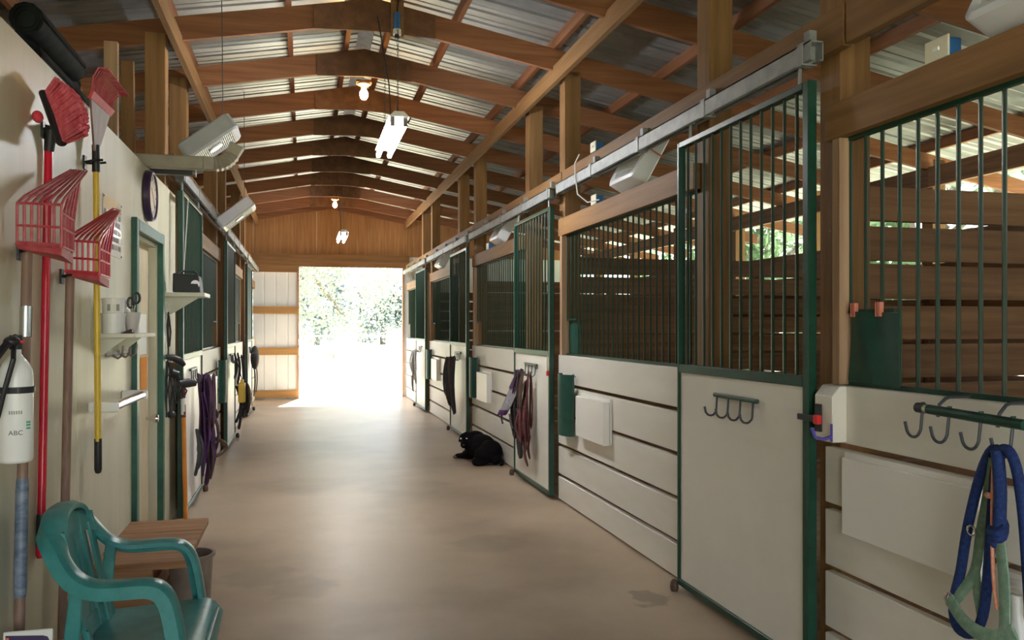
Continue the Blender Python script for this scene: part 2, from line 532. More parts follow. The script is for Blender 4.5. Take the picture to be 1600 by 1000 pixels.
ZG = [0.012, 0.205, 0.455, 0.707, 0.960, 1.205]
def stall_front(side, root, y0, y1, hatch=True, src=None):
    """five white planks, a steel grille above them and the timber rail over the grille"""
    fr = B()
    d0, d1 = sorted((X(side, 0.04), X(side, 0.06)))
    fr.box(d0, y0, 1.20, d1, y1, 1.222)
    fr.box(d0, y0, 2.175, d1, y1, 2.195)
    if hatch:
        fr.box(d0, y1 - 0.31, 1.49, d1, y1 - 0.005, 1.505)
    front = fr.obj('grille_frame', 'green', root)
    for q in range(5):
        gap = 0.02 if q else 0.0
        bx(side, 0, 0.038, y0, min(y1 + 0.045, YF - 0.03), ZG[q] + gap, ZG[q + 1] - 0.008 if q < 4 else ZG[q + 1]).obj('plank', 'white', front, bevel=0.003, seg=1)
    y = y1 - 0.05
    q = 0
    xb = X(side, 0.05)
    src = {}
    while y > y0 + 0.03:
        short = hatch and q < 3
        z0 = 1.50 if short else 1.215
        if short in src:
            inst(src[short], front, (0, y - src[short]['y'], 0))
        else:
            o = B().tube([(xb, y, z0), (xb, y, 2.185)], 0.0075, 6, caps=False).obj('bar', 'green_bar', front, smooth=True)
            o['y'] = y
            src[short] = o
        y -= 0.0935
        q += 1
    bx(side, -0.002, 0.038, y0, min(y1 + 0.045, YF - 0.03), 2.19, 2.33).obj('top_beam', 'beam_y', root)
    return front

def bay_timber(side, root, y, far, track=True):
    """posts either side of a sliding door, header plank and galvanised door track"""
    for (a, nm) in ((y, 'post'), (y + 1.12, 'post')):
        d1 = 0.18
        xm = X(side, 0.09)
        bx(side, 0.04, d1, a, a + 0.14, 0, zr(xm) + 0.03).obj('post', 'post', root, bevel=0.004, seg=1)
    bx(side, -0.022, 0.018, y - (0.1 if side > 0 else 0.0), far - 0.12, 2.535, 2.70).obj('header_plank', 'beam_y', root)
    if not track:
        return
    t = B()
    # hollow box track open below
    e0, e1 = sorted((X(side, -0.085), X(side, -0.025)))
    ya, yb = y + 0.02, far - 0.16
    t.box(e0, ya, 2.583, e1, yb, 2.59)
    t.box(e0, ya, 2.512, e0 + 0.004, yb, 2.59)
    t.box(e1 - 0.004, ya, 2.512, e1, yb, 2.59)
    t.box(e0, ya, 2.51, e0 + 0.018, yb, 2.514)
    t.box(e1 - 0.018, ya, 2.51, e1, yb, 2.514)
    tr = t.obj('door_track', 'galv', root)
    q = ya + 0.05
    while q < yb:
        k = B().box(e0 - 0.004, q, 2.505, e1 + 0.004, q + 0.04, 2.596)
        k.box(min(X(side, -0.055), X(side, -0.022)), q, 2.59, max(X(side, -0.055), X(side, -0.022)), q + 0.04, 2.65)
        k.obj('track_bracket', 'galv', tr)
        q += 0.86

wr = struct('wall_right')
for k, y in enumerate(RB):
    far = y + BAY if k < 4 else YF
    bay_timber(1, wr, y, far, k > 0)
    stall_front(1, wr, y + 1.22, far, hatch=True)
bx(1, -0.06, -0.02, RB[0], YF - 0.02, 3.45, 3.59).obj('long_beam', 'beam_y', wr)
bx(1, 0.0, 0.06, RB[1] - 0.05, RB[1], 1.207, 2.188).obj('trim_stud', 'post_red', wr, bevel=0.003, seg=1)
for y in RB[2:]:
    bx(1, 0.0, 0.06, y - 0.05, y, 1.207, 2.188).obj('trim_stud', 'post_red', wr)

# ---- slatted partitions between the right-hand stalls
for y in RB[1:]:
    p = struct('wall_partition', (2.24, y + 0.05, 0))
    o = None
    for q in range(12):
        z1 = 2.02 - 0.164 * q
        jit = random.uniform(-0.004, 0.004)
        o = B().box(2.23, y + 0.05, z1 - 0.14 + jit, XRO - 0.06, y + 0.088, z1 + jit).obj('slat', 'slat_x', p)
    B().box(3.9, y + 0.09, 0, 4.0, y + 0.18, 2.0).obj('post', 'post', p)

# ---- outer wall on the right: slats with gaps, an open strip, two rails
wo = struct('wall_right_outer')
for k, y in enumerate(RB):
    y1 = y + BAY if k < 4 else YF
    ys = Y0 if k == 0 else y
    for q in range(12):
        z1 = 2.02 - 0.164 * q
        B().box(XRO - 0.04, ys + 0.004, z1 - 0.142, XRO, y1 - 0.004, z1).obj('slat', 'slat_y', wo)
    B().box(XRO - 0.05, ys, 2.74, XRO, y1, 2.925).obj('top_rail', 'slat_y', wo)
    B().box(XRO - 0.04, ys, 2.16, XRO, y1, 2.30).obj('middle_rail', 'slat_y', wo)
    B().box(XRO - 0.0, y, 0, XRO + 0.14, y + 0.14, 3.0).obj('post', 'post', wo)
    B().box(XRO - 0.0, y + 1.82, 0, XRO + 0.14, y + 1.96, 3.0).obj('post', 'post', wo)

# ---- left: plywood wall of the tack room with its door, then stalls
wl = struct('wall_left')
TW = -0.95
DY0, DY1, DZ = 5.19, 6.04, 2.0
def ply(y0, y1, z0=0.0, z1=2.44):
    B().box(TW - 0.1, y0 + 0.001, z0, TW, y1 - 0.001, z1).obj('plywood_sheet', 'tack_wall', wl)
for (a, c) in ((Y0, -0.94), (-0.94, 0.28), (0.28, 1.5), (1.5, 2.72), (2.72, 3.94), (3.94, DY0)):
    ply(a, c)
ply(DY0, DY1, DZ, 2.44)
B().box(TW - 0.014, DY1 + 0.001, 0, TW, 6.80, 2.44).obj('plywood_sheet', 'tack_wall', wl)
B().box(XLO, Y0, 2.36, TW - 0.1, 6.5, 2.42).obj('loft_deck', 'gusset', wl)
B().box(XLO + 0.05, 6.5, 0, TW - 0.1, 6.56, 2.40).obj('end_panel', 'slat_x', wl)
for k, y in enumerate(LB):
    far = y + BAY if k < 2 else YF
    bay_timber(-1, wl, y, far)
    stall_front(-1, wl, y + 1.22, far, hatch=True)
bx(-1, -0.06, -0.02, 2.9, YF - 0.02, 3.45, 3.59).obj('long_beam', 'beam_y', wl)
for y in (-0.72, 2.93):
    B().box(-1.22, y, 2.42, -1.08, y + 0.14, zr(-1.15) + 0.03).obj('post', 'post', wl)
for y in LB[1:]:
    B().box(XLO + 0.05, y + 0.05, 0, -1.12, y + 0.09, 2.02).obj('stall_divider', 'slat_x', wl)
wlo = struct('wall_left_outer')
for q in range(17):
    y = Y0 + q * (YF - Y0) / 17
    B().box(XLO - 0.04, y + 0.002, 0, XLO, y + (YF - Y0) / 17 - 0.002, 2.6).obj('siding_panel', 'slat_y', wlo)
B().box(XLO - 0.04, Y0, 2.74, XLO + 0.01, YF, 2.925).obj('top_rail', 'slat_y', wlo)

d = struct('door_1', (TW, DY0, 0))
cz = DZ + 0.06
for (a, c, z0, z1, nm) in ((DY0 - 0.065, DY0, 0, cz + 0.005, 'casing'), (DY1, DY1 + 0.065, 0, cz + 0.005, 'casing')):
    B().box(TW - 0.01, a, z0, TW + 0.03, c, z1).obj('casing', 'trim_green', d, bevel=0.003, seg=1)
B().box(TW - 0.01, DY0 - 0.0, DZ - 0.005, TW + 0.032, DY1, cz).obj('casing', 'trim_green', d, bevel=0.003, seg=1)
B().box(TW - 0.14, DY1 - 0.02, 0, TW - 0.012, DY1, DZ).obj('jamb', 'cream', d)
B().box(TW - 0.14, DY0, 0, TW - 0.012, DY0 + 0.02, DZ).obj('jamb', 'cream', d)
B().box(TW - 0.14, DY0, DZ - 0.03, TW - 0.012, DY1, DZ - 0.006).obj('jamb', 'cream', d)
lf = B().box(TW - 0.10, DY0 + 0.02, 0.02, TW - 0.06, DY1 - 0.02, DZ - 0.03).obj('door_leaf', 'tan_door', d)
B().lathe([(0.012, 0), (0.012, 0.03), (0.026, 0.045), (0.03, 0.06), (0.024, 0.078), (0.0, 0.08)], (TW - 0.06, 5.93, 0.83), 16, 'x').obj('door_knob', 'chrome', lf, smooth=True)
B().box(TW - 0.06, 5.72, 1.03, TW - 0.057, 5.95, 1.24).obj('orange_notice', 'orange', lf)
B().box(TW - 0.06, 5.60, 1.26, TW - 0.057, 5.93, 1.52).obj('paper_notice', 'paper', lf)
B().box(TW - 0.06, 5.42, 0.25, TW - 0.056, 5.58, 0.62).obj('purple_notice', 'purple', lf)

# ---- far gable wall: plywood over two header planks, doorway, ribbed metal beside it
wf = struct('wall_far', (0, YF, 0))
def gable_ply(x0, x1):
    za, zc = zr(x0) + RD, zr(x1) + RD
    zs = 2.88
    poly = [(x0 + 0.001, YF, zs), (x1 - 0.001, YF, zs), (x1 - 0.001, YF, zc)]
    if x0 < XR < x1:
        poly.append((XR, YF, ZRB + RD))
    poly.append((x0 + 0.001, YF, za))
    B().prism(poly, None, (0, 0.03, 0)).obj('plywood_sheet', 'ply', wf)
for (a, c) in ((-4.7, -3.4), (-3.4, -2.18), (-2.18, -0.96), (-0.96, 0.26), (0.26, 1.48), (1.48, 2.7), (2.7, 3.9), (3.9, 5.7)):
    gable_ply(a, c)
B().box(-1.0, YF - 0.05, 2.765, 2.12, YF, 2.90).obj('header_beam', 'beam_x', wf)
B().box(-1.0, YF - 0.03, 2.645, 2.12, YF, 2.763).obj('header_beam', 'beam_x', wf)
B().box(-1.0, YF - 0.028, 2.53, -0.09, YF, 2.643).obj('header_beam', 'beam_x', wf)
B().prism([(XR, YF - 0.06, zr(XR)), (2.12, YF - 0.06, zr(2.12)), (2.12, YF - 0.06, zr(2.12) + RD), (XR, YF - 0.06, ZRB + RD)], None, (0, 0.05, 0)).obj('gable_rafter', 'rafter', wf)
B().prism([(XR, YF - 0.06, zr(XR)), (-1.0, YF - 0.06, zr(-1.0)), (-1.0, YF - 0.06, zr(-1.0) + RD), (XR, YF - 0.06, ZRB + RD)], None, (0, 0.05, 0)).obj('gable_rafter', 'rafter', wf)
def ribbed(x0, x1, z0, z1):
    b = B()
    vs, fs = [], []
    pts = []
    x = x0
    while x < x1 - 0.01:
        for (dx, dy) in ((0, 0), (0.19, 0), (0.197, 0.02), (0.217, 0.02), (0.224, 0)):
            if x + dx < x1:
                pts.append((x + dx, YF + 0.03 + dy))
        x += 0.2286
    pts.append((x1, YF + 0.03))
    for (px, py) in pts:
        vs += [(px, py, z0), (px, py, z1)]
    for q in range(len(pts) - 1):
        fs.append((2 * q, 2 * q + 2, 2 * q + 3, 2 * q + 1))
    b.add(vs, fs)
    return b
ribbed(-0.97, -0.1, 0.0, 2.62).obj('metal_panel', 'siding', wf, fix=False)
ribbed(-4.7, -0.975, 0.0, 2.9).obj('metal_panel', 'siding', wf, fix=False)
ribbed(2.0, 5.7, 0.0, 2.9).obj('metal_panel', 'siding', wf, fix=False)
for (z0, z1) in ((0.03, 0.18), (0.88, 1.03), (1.70, 1.85)):
    B().box(-0.97, YF - 0.015, z0, -0.09, YF + 0.028, z1).obj('girt', 'girt', wf)
B().box(-0.125, YF - 0.01, 0, -0.085, YF + 0.09, 2.645).obj('door_jamb', 'post_red', wf)
B().box(1.985, YF - 0.01, 0, 2.02, YF + 0.09, 2.645).obj('door_jamb', 'post_red', wf)

# ---- near gable behind the camera, its doorway open
wn = struct('wall_near', (0, Y0, 0))
for (a, c) in ((-4.7, -2.9), (-2.9, -0.97), (2.1, 3.9), (3.9, 5.7)):
    B().box(a, Y0 - 0.03, 0, c, Y0, 2.75).obj('siding_panel', 'siding', wn)
for (a, c) in ((-4.7, -2.18), (-2.18, 0.55), (0.55, 3.0), (3.0, 5.7)):
    B().prism([(a, Y0, 2.75), (c, Y0, 2.75), (c, Y0, zr(c) + RD), (a, Y0, zr(a) + RD)], None, (0, -0.03, 0)).obj('plywood_sheet', 'ply', wn)

# ---- sliding stall doors
def stall_door(side, y, label, hooks=True, wide=False):
    """white lower panel and barred upper half in a green steel frame, hung from the track"""
    ya, yb = y + 0.05, y + 1.27
    t = thing('stall_gate', label, 'stall door', (X(side, -0.05), (ya + yb) / 2, 0.03), 'sliding stall doors', 'thing')
    d0, d1 = -0.075, -0.033
    sw = 0.042
    bx(side, d0, d1, ya, ya + sw, 0.03, 2.44).obj('stile', 'green', t, bevel=0.004, seg=1)
    bx(side, d0, d1, yb - sw * 0.55, yb, 0.03, 2.44).obj('stile', 'green', t, bevel=0.004, seg=1)
    for (z0, z1) in ((0.03, 0.065), (1.19, 1.235), (2.41, 2.44)):
        bx(side, d0, d1, ya + sw, yb - sw * 0.55, z0, z1).obj('rail', 'green', t, bevel=0.003, seg=1)
    bx(side, d0 + 0.012, d1 - 0.008, ya + sw, yb - sw * 0.55, 0.065, 1.19).obj('door_panel', 'white_door', t)
    src = None
    n = 12
    for q in range(n):
        yy = ya + sw + (q + 0.75) * (yb - ya - sw * 1.55) / (n + 0.5)
        if src is None:
            src = B().tube([(X(side, -0.054), yy, 1.235), (X(side, -0.054), yy, 2.41)], 0.0075, 6, caps=False).obj('bar', 'green_bar', t, smooth=True)
            y00 = yy
        else:
            inst(src, t, (0, yy - y00, 0))
    for yy in (ya + 0.09, yb - 0.12):
        h = B().tube([(X(side, -0.054), yy, 2.43), (X(side, -0.054), yy, 2.52)], 0.008, 6)
        h.box(X(side, -0.054) - 0.012, yy - 0.03, 2.515, X(side, -0.054) + 0.012, yy + 0.03, 2.545)
        h.obj('roller_hanger', 'galv', t)
    B().lathe([(0.02, 0.0), (0.024, 0.02), (0.02, 0.05), (0.012, 0.06)], (X(side, -0.1), yb - 0.02, 0.0), 10).obj('floor_guide', 'brown', t, smooth=True)
    if hooks:
        yc = y + 0.64
        s = 1 if side > 0 else -1
        xf = X(side, d0 + 0.012)
        xo = lambda q: xf - s * q
        rk = B().tube([(xo(0.012), yc - 0.2, 1.10), (xo(0.012), yc + 0.2, 1.10)], 0.011, 8).obj('hook_rack', 'green', t, smooth=True)
        hs = None
        for q in range(4):
            yy = yc - 0.17 + q * 0.113
            pts = [(xo(0.016), yy, 1.10), (xo(0.02), yy, 1.03)] + [(xo(0.05 - 0.03 * math.cos(a)), yy, 1.03 - 0.03 * math.sin(a)) for a in (0.5, 1.1, 1.57, 2.1, 2.7, 3.14)] + [(xo(0.083), yy, 1.045)]
            if hs is None:
                hs = B().tube(pts, 0.0055, 6).obj('hook', 'dark_steel', rk, smooth=True)
                yh = yy
            else:
                inst(hs, rk, (0, yy - yh, 0))
    if wide:
        pass
    return t
stall_door(1, RB[1], 'nearest right-hand sliding stall door, its hook rack empty')
stall_door(1, RB[2], 'right-hand sliding stall door just this side of the lying dog, purple mask on its rack')
stall_door(1, RB[3], 'right-hand sliding stall door hung with black lead ropes, just beyond the dog')
stall_door(1, RB[4], 'last right-hand sliding stall door, hung with pale rope coils')
stall_door(-1, LB[0], 'nearest left-hand sliding stall door, hung with dark plum halters')
stall_door(-1, LB[1], 'middle left-hand sliding stall door, yellow box hung on it')
stall_door(-1, LB[2], 'farthest left-hand sliding stall door, with a black bundle hung on it')

# ================================================================ LIGHTS HUNG IN THE AISLE
def fluorescent(x, y0, z, label, ztop):
    t = thing('fluorescent_light', label, 'light fixture', (x, y0 + 0.61, z), 'hanging fluorescent lights')
    hb = B()
    hb.prism([(x - 0.075, y0, z + 0.045), (x + 0.075, y0, z + 0.045), (x + 0.035, y0, z + 0.085), (x - 0.035, y0, z + 0.085)], None, (0, 1.22, 0))
    hb.obj('housing', 'white_plastic', t)
    for s in (-1, 1):
        B().tube([(x + s * 0.048, y0 + 0.03, z), (x + s * 0.048, y0 + 1.19, z)], 0.019, 12).obj('tube', 'tube', t, smooth=True)
        for yy in (y0 + 0.012, y0 + 1.193):
            B().box(x + s * 0.048 - 0.016, yy, z - 0.022, x + s * 0.048 + 0.016, yy + 0.015, z + 0.046).obj('lamp_holder', 'grey_steel', t)
    for yy in (y0 + 0.1, y0 + 1.12):
        ch = B()
        zz = z + 0.085
        q = 0
        while zz < ztop - 0.02:
            a = 0.006
            if q % 2:
                pts = [(x - a, yy, zz), (x + a, yy, zz), (x + a, yy, zz + 0.032), (x - a, yy, zz + 0.032)]
            else:
                pts = [(x, yy - a, zz), (x, yy + a, zz), (x, yy + a, zz + 0.032), (x, yy - a, zz + 0.032)]
            ch.tube(pts, 0.002, 4, closed=True)
            zz += 0.027
            q += 1
        ch.obj('chain', 'dark_steel', t)
    B().tube([(x - 0.03, y0 + 0.3, z + 0.08), (x - 0.05, y0 + 0.25, z + 0.35), (x - 0.10, y0 + 0.2, z + 0.6), (x - 0.13, y0 + 0.3, ztop)], 0.005, 6).obj('power_cord', 'black', t, smooth=True)
fluorescent(0.68, 6.10, 2.93, 'lit two-tube fluorescent fixture hanging on chains, the nearer one', 3.80)
fluorescent(0.645, 13.9, 2.95, 'lit fluorescent fixture hanging far down the aisle near the gable', 3.80)

def bulb(x, y, z, label):
    t = thing('light_bulb', label, 'light bulb', (x, y, z), 'bare bulbs under the ridge')
    B().lathe([(0.02, 0.10), (0.055, 0.098), (0.06, 0.085), (0.03, 0.07), (0.022, 0.04)], (x, y, z), 18).obj('socket', 'porcelain', t, smooth=True)
    B().lathe([(0.0, -0.055), (0.022, -0.05), (0.036, -0.03), (0.04, -0.005), (0.034, 0.02), (0.02, 0.045)], (x, y, z), 18).obj('bulb', 'bulb', t, smooth=True)
    B().box(x - 0.07, y - 0.05, z + 0.098, x + 0.07, y + 0.05, z + 0.118).obj('mounting_board', 'beam_x', t)
bulb(0.55, 7.90, 3.62, 'glowing orange bulb in white socket, the nearer of two under the ridge')
bulb(0.55, 15.24, 3.63, 'small glowing orange bulb far down the aisle, above the distant fluorescent light')
t = thing('plug_connector', 'blue plug connector with white collar dangling from the ridge', 'plug', (0.70, 6.44, 3.66))
B().tube([(0.70, 6.44, 3.73), (0.70, 6.44, 3.86)], 0.027, 10).obj('blue_grip', 'ink_blue', t, smooth=True)
B().tube([(0.70, 6.44, 3.69), (0.70, 6.44, 3.73)], 0.032, 10).obj('white_collar', 'white_plastic', t, smooth=True)
B().tube([(0.70, 6.44, 3.66), (0.70, 6.44, 3.69)], 0.018, 10).obj('black_tip', 'black', t, smooth=True)
B().tube([(0.70, 6.44, 3.86), (0.71, 6.44, 3.95), (0.74, 6.44, 4.03)], 0.005, 6).obj('cord', 'black', t, smooth=True)

# ================================================================ BOX FANS
def box_fan(label, loc, roty, front=1, hue='grey_plastic', strap=None, rz=0.0, size=0.48, wire=None):
    """built flat around its centre (face along local Z) and then tilted"""
    t = thing('box_fan', label, 'box fan', (0, 0, 0), 'box fans above the stalls')
    h, dz, rc = size / 2, 0.06, 0.045
    def rr(hh, r, z, n=4):
        out = []
        for (sx, sy, a0) in ((1, 1, 0), (-1, 1, 90), (-1, -1, 180), (1, -1, 270)):
            for q in range(n + 1):
                a = R(a0 + 90 * q / n)
                out.append(((hh - r) * sx + r * math.cos(a), (hh - r) * sy + r * math.sin(a), z))
        return out
    b = B()
    rings = [rr(h - 0.02, rc * 0.7, -dz), rr(h, rc, -dz + 0.012), rr(h, rc, dz - 0.012), rr(h - 0.02, rc * 0.7, dz), rr(h - 0.045, rc * 0.5, dz - 0.008), rr(h - 0.045, rc * 0.5, -dz + 0.008)]
    n = len(rings[0])
    vs = [p for r_ in rings for p in r_]
    fs = []
    for i in range(6):
        for j in range(n):
            fs.append((i * n + j, i * n + (j + 1) % n, ((i + 1) % 6) * n + (j + 1) % n, ((i + 1) % 6) * n + j))
    b.add(vs, fs)
    b.obj('housing', hue, t, smooth=True)
    for s in (1, -1):
        g = B()
        for q in range(23):
            x = -h + 0.05 + q * (2 * h - 0.1) / 22
            g.box(x - 0.0025, -h + 0.04, s * (dz - 0.012) - 0.003, x + 0.0025, h - 0.04, s * (dz - 0.012) + 0.003)
        for q in (-0.5, 0, 0.5):
            g.box(-h + 0.04, q * h - 0.004, s * (dz - 0.016) - 0.003, h - 0.04, q * h + 0.004, s * (dz - 0.016) + 0.003)
        tag(g.obj('grille', 'pale_plastic', t), kind='stuff')
        B().lathe([(0.05, -0.003), (0.05, 0.003), (0.035, 0.006)] if s > 0 else [(0.05, -0.006), (0.05, 0.003)], (0, 0, s * dz - s * 0.004), 18).obj('badge', 'white_plastic', t, smooth=True)
    for q in range(5):
        a = R(72 * q)
        m = Matrix.Rotation(a, 4, 'Z') @ Matrix.Rotation(R(25), 4, 'X')
        B().box(0.04, -0.05, -0.003, 0.18, 0.05, 0.003, m).obj('blade', 'pale_plastic', t)
    B().lathe([(0.05, -0.03), (0.05, 0.03)], (0, 0, 0), 14).obj('motor', 'pale_plastic', t, smooth=True)
    kn = B().lathe([(0.018, 0), (0.016, 0.02)], (h - 0.02, h - 0.06, dz - 0.002), 10)
    kn.obj('speed_knob', 'white_plastic', t, smooth=True)
    if strap:
        g = B()
        e = 0.006
        g.tube([(-0.02, -h - e, -dz - e), (-0.02, h + e, -dz - e), (-0.02, h + e, dz + e), (-0.02, -h - e, dz + e)], 0.006, 6, closed=True)
        g.obj('bungee_cord', strap, t)
    if wire:
        inv = Euler((0, roty, rz)).to_matrix().inverted()
        q = inv @ (Vector(wire) - Vector(loc))
        B().tube([(h - 0.03, 0, dz - 0.01), (h - 0.03, 0, dz + 0.03), q], 0.003, 5).obj('hanging_wire', 'dark_steel', t)
    place(t, loc, (0, roty, rz))
    return t
box_fan('grey box fan tilted over the tack room wall, above the wall clock', (-0.62, 6.06, 2.715), R(-37), size=0.40, wire=(-0.55, 6.06, 3.94))
box_fan('grey box fan tilted out over the nearest left-hand stall, beyond the downspout', (-0.68, 9.1, 2.61), R(-39), size=0.42, wire=(-0.60, 9.1, 3.90))
box_fan('white box fan with a pink cord, tilted on the beam beyond the nearest right-hand door', (2.165, 5.12, 2.565), R(-61), size=0.45, hue='fan_white', strap='pink')
box_fan('white box fan in the upper right corner of the picture', (2.165, 1.98, 2.565), R(-61), size=0.45, hue='fan_white')
box_fan('white box fan on the beam above the lying dog', (2.165, 8.88, 2.565), R(-61), size=0.45, hue='fan_white')
box_fan('small far box fan on the right-hand beam, last before the doorway', (2.165, 12.9, 2.565), R(-61), size=0.45, hue='fan_white')

# ================================================================ SWITCH BOXES ON THE BEAMS
def switch_box(y, z, x, label, cord=None):
    t = thing('switch_box', label, 'switch box', (x, y, z), 'blue and cream switch boxes')
    B().box(x + 0.008, y + 0.012, z + 0.006, x + 0.065, y + 0.098, z + 0.068).obj('box_body', 'blue_plastic', t, bevel=0.004, seg=1)
    B().box(x, y, z, x + 0.008, y + 0.11, z + 0.074).obj('cover_plate', 'cream_plastic', t, bevel=0.003, seg=1)
    B().box(x - 0.006, y + 0.04, z + 0.03, x, y + 0.065, z + 0.042).obj('switch', 'white_plastic', t)
    if cord:
        B().tube(cord, 0.005, 6).obj('cord', 'white_plastic', t, smooth=True)
switch_box(2.31, 2.332, 2.062, 'cream and blue switch box on the beam beside the topmost right fan')
switch_box(5.72, 2.332, 2.062, 'cream and blue switch box at the foot of the pink-corded fan',
           [(2.08, 5.70, 2.36), (2.02, 5.78, 2.35), (1.97, 5.86, 2.42), (1.965, 5.90, 2.55), (1.97, 5.92, 2.66), (1.99, 5.88, 2.72)])
switch_box(5.64, 2.702, 2.03, 'cream and blue switch box up on the header plank above the track')
switch_box(9.35, 2.332, 2.062, 'tiny switch box beside the fan above the dog')

# ================================================================ TACK ROOM WALL: TOOLS
def hook_clip(y, z, label):
    t = thing('tool_hook', label, 'tool hook', (TW, y, z), 'tool hooks on the plywood wall')
    B().box(TW, y - 0.02, z - 0.03, TW + 0.008, y + 0.02, z + 0.03).obj('plate', 'black', t)
    for s in (-1, 1):
        B().tube([(TW + 0.006, y + s * 0.012, z), (TW + 0.04, y + s * 0.035, z + 0.004), (TW + 0.085, y + s * 0.03, z + 0.01)], 0.006, 6).obj('prong', 'black', t, smooth=True)

# broom
t = thing('broom', 'red and black broom hung head-up on the plywood wall', 'broom', (-0.93, 3.4, 0.6))
B().tube([(-0.932, 3.380, 0.738), (-0.932, 3.470, 2.12)], 0.0145, 12).obj('handle', 'red_pole', t, smooth=True)
B().tube([(-0.932, 3.373, 0.635), (-0.932, 3.380, 0.75)], 0.017, 12).obj('grip', 'black', t, smooth=True)
B().lathe([(0.0, -0.02), (0.012, -0.018), (0.0165, -0.005), (0.0165, 0.03)], (-0.932, 3.371, 0.61), 12).obj('end_cap', 'red_pole', t, smooth=True)
B().tube([(-0.930, 3.466, 2.10), (-0.915, 3.445, 2.19)], [0.018, 0.023], 12).obj('collar', 'black', t, smooth=True)
A_, E_ = Vector((-0.925, 3.385, 2.295)), Vector((-0.858, 3.352, 2.108))
B().tube([A_, A_.lerp(E_, 0.5) + Vector((0.004, 0, 0.0)), E_], [0.03, 0.036, 0.03], 10, flat=0.55, up=(1, 0, 0.35)).obj('head_block', 'black', t, smooth=True)
br = B()
TA, TE = Vector((-0.872, 3.315, 2.335)), Vector((-0.755, 3.20, 2.13))
brnd = random.Random(5)
for iu in range(30):
    for iw in range(5):
        u = (iu + 0.5) / 30
        q0 = A_.lerp(E_, u) + Vector((0.012, (iw - 2) * 0.012, 0.004))
        q1 = TA.lerp(TE, u) + Vector((0.03 * math.sin(math.pi * u), (iw - 2) * 0.02 + 0.04, 0.02 * math.sin(math.pi * u)))
        q1 += Vector((brnd.uniform(-0.006, 0.006), brnd.uniform(-0.008, 0.008), brnd.uniform(-0.006, 0.006)))
        br.tube([q0, q0.lerp(q1, 0.5), q1], [0.0045, 0.006, 0.0065], 5)
tag(br.obj('bristles', 'red_bristle', t), kind='stuff')
B().ball((-0.93, 3.33, 2.195), (0.018, 0.03, 0.022)).obj('hanging_cap', 'red_plastic', t, smooth=True)
hook_clip(3.455, 2.175, 'black tool hook holding the red broom')

# manure forks
def fork(label, L, Rr, zb, h, tipL, tipR, pole_top, pole_bot, mat, taped=False):
    t = thing('manure_fork', label, 'manure fork', pole_bot, 'red manure forks on the wall')
    L, Rr, tipL, tipR = Vector(L), Vector(Rr), Vector(tipL), Vector(tipR)
    n = 7
    o = None
    for q in range(n):
        u = q / (n - 1)
        p = L.lerp(Rr, u)
        tip = tipL.lerp(tipR, u)
        mid = p + Vector((0, 0, h))
        ben = mid.lerp(tip, 0.12) + Vector((0, 0, 0.006))
        B().tube([p, mid, ben, tip], [0.0045, 0.0045, 0.006, 0.004], 6).obj('tine', mat, t, smooth=True)
    for zz in (0.0, h * 0.45, h):
        B().tube([L + Vector((0, 0, zz)), Rr + Vector((0, 0, zz))], 0.005 if zz else 0.009, 6).obj('cross_bar', mat, t)
    # side wing of the basket
    W2 = Rr + (tipR - Rr) * 0.42
    W2.z = Rr.z
    for q in range(1, 5):
        p = Rr.lerp(W2, q / 4)
        B().tube([p, p + Vector((0, 0, h * (0.95 - 0.06 * q))), (Rr + Vector((0, 0, h))).lerp(tipR, 0.18 + 0.12 * q)], 0.005, 6).obj('side_tine', mat, t, smooth=True)
    for zz in (0.0, h * 0.45, h * 0.8):
        B().tube([Rr + Vector((0, 0, zz)), W2 + Vector((0, 0, zz))], 0.0048, 6).obj('cross_bar', mat, t)
    # shelf-like root of the tines and the socket
    rb = B()
    rb.hexa([L + Vector((0, 0, -0.016)), Rr + Vector((0, 0, -0.03)), W2 + Vector((0, 0, -0.045)), Vector((L.x, W2.y, zb - 0.02)),
             L, Rr, W2 + Vector((0, 0, -0.012)), Vector((L.x, W2.y, zb))])
    rb.obj('root_plate', 'red_dusty', t)
    pt, pb = Vector(pole_top), Vector(pole_bot)
    B().tube([pb, pt], 0.017, 12).obj('handle', 'brown_pole', t, smooth=True)
    if taped:
        B().tube([pt.lerp(pb, 0.60), pt.lerp(pb, 0.63), pt.lerp(pb, 0.88), pt.lerp(pb, 0.90)], [0.0185, 0.0205, 0.0205, 0.0185], 12).obj('tape_wrap', 'bluegrey_tape', t, smooth=True)
        B().tube([pt.lerp(pb, 0.155), pt.lerp(pb, 0.235)], 0.0195, 12).obj('silver_tape', 'chrome', t, smooth=True)
fork('dusty red manure fork hung highest, its pole behind the fire extinguisher', (-0.925, 3.09, 1.715), (-0.765, 2.99, 1.70), 1.715, 0.135, (-0.872, 3.54, 2.045), (-0.80, 3.47, 2.03), (-0.922, 3.185, 1.71), (-0.922, 3.10, 0.40), 'red_dusty', True)
fork('bright red manure fork hung lower, beside the yellow rake', (-0.925, 3.68, 1.66), (-0.78, 3.58, 1.645), 1.66, 0.125, (-0.86, 4.22, 1.99), (-0.81, 4.12, 1.965), (-0.915, 3.70, 1.65), (-0.905, 3.545, 0.23), 'red_plastic')
hook_clip(3.185, 1.695, 'black tool hook under the highest red fork')
hook_clip(3.70, 1.64, 'black tool hook under the lower red fork')

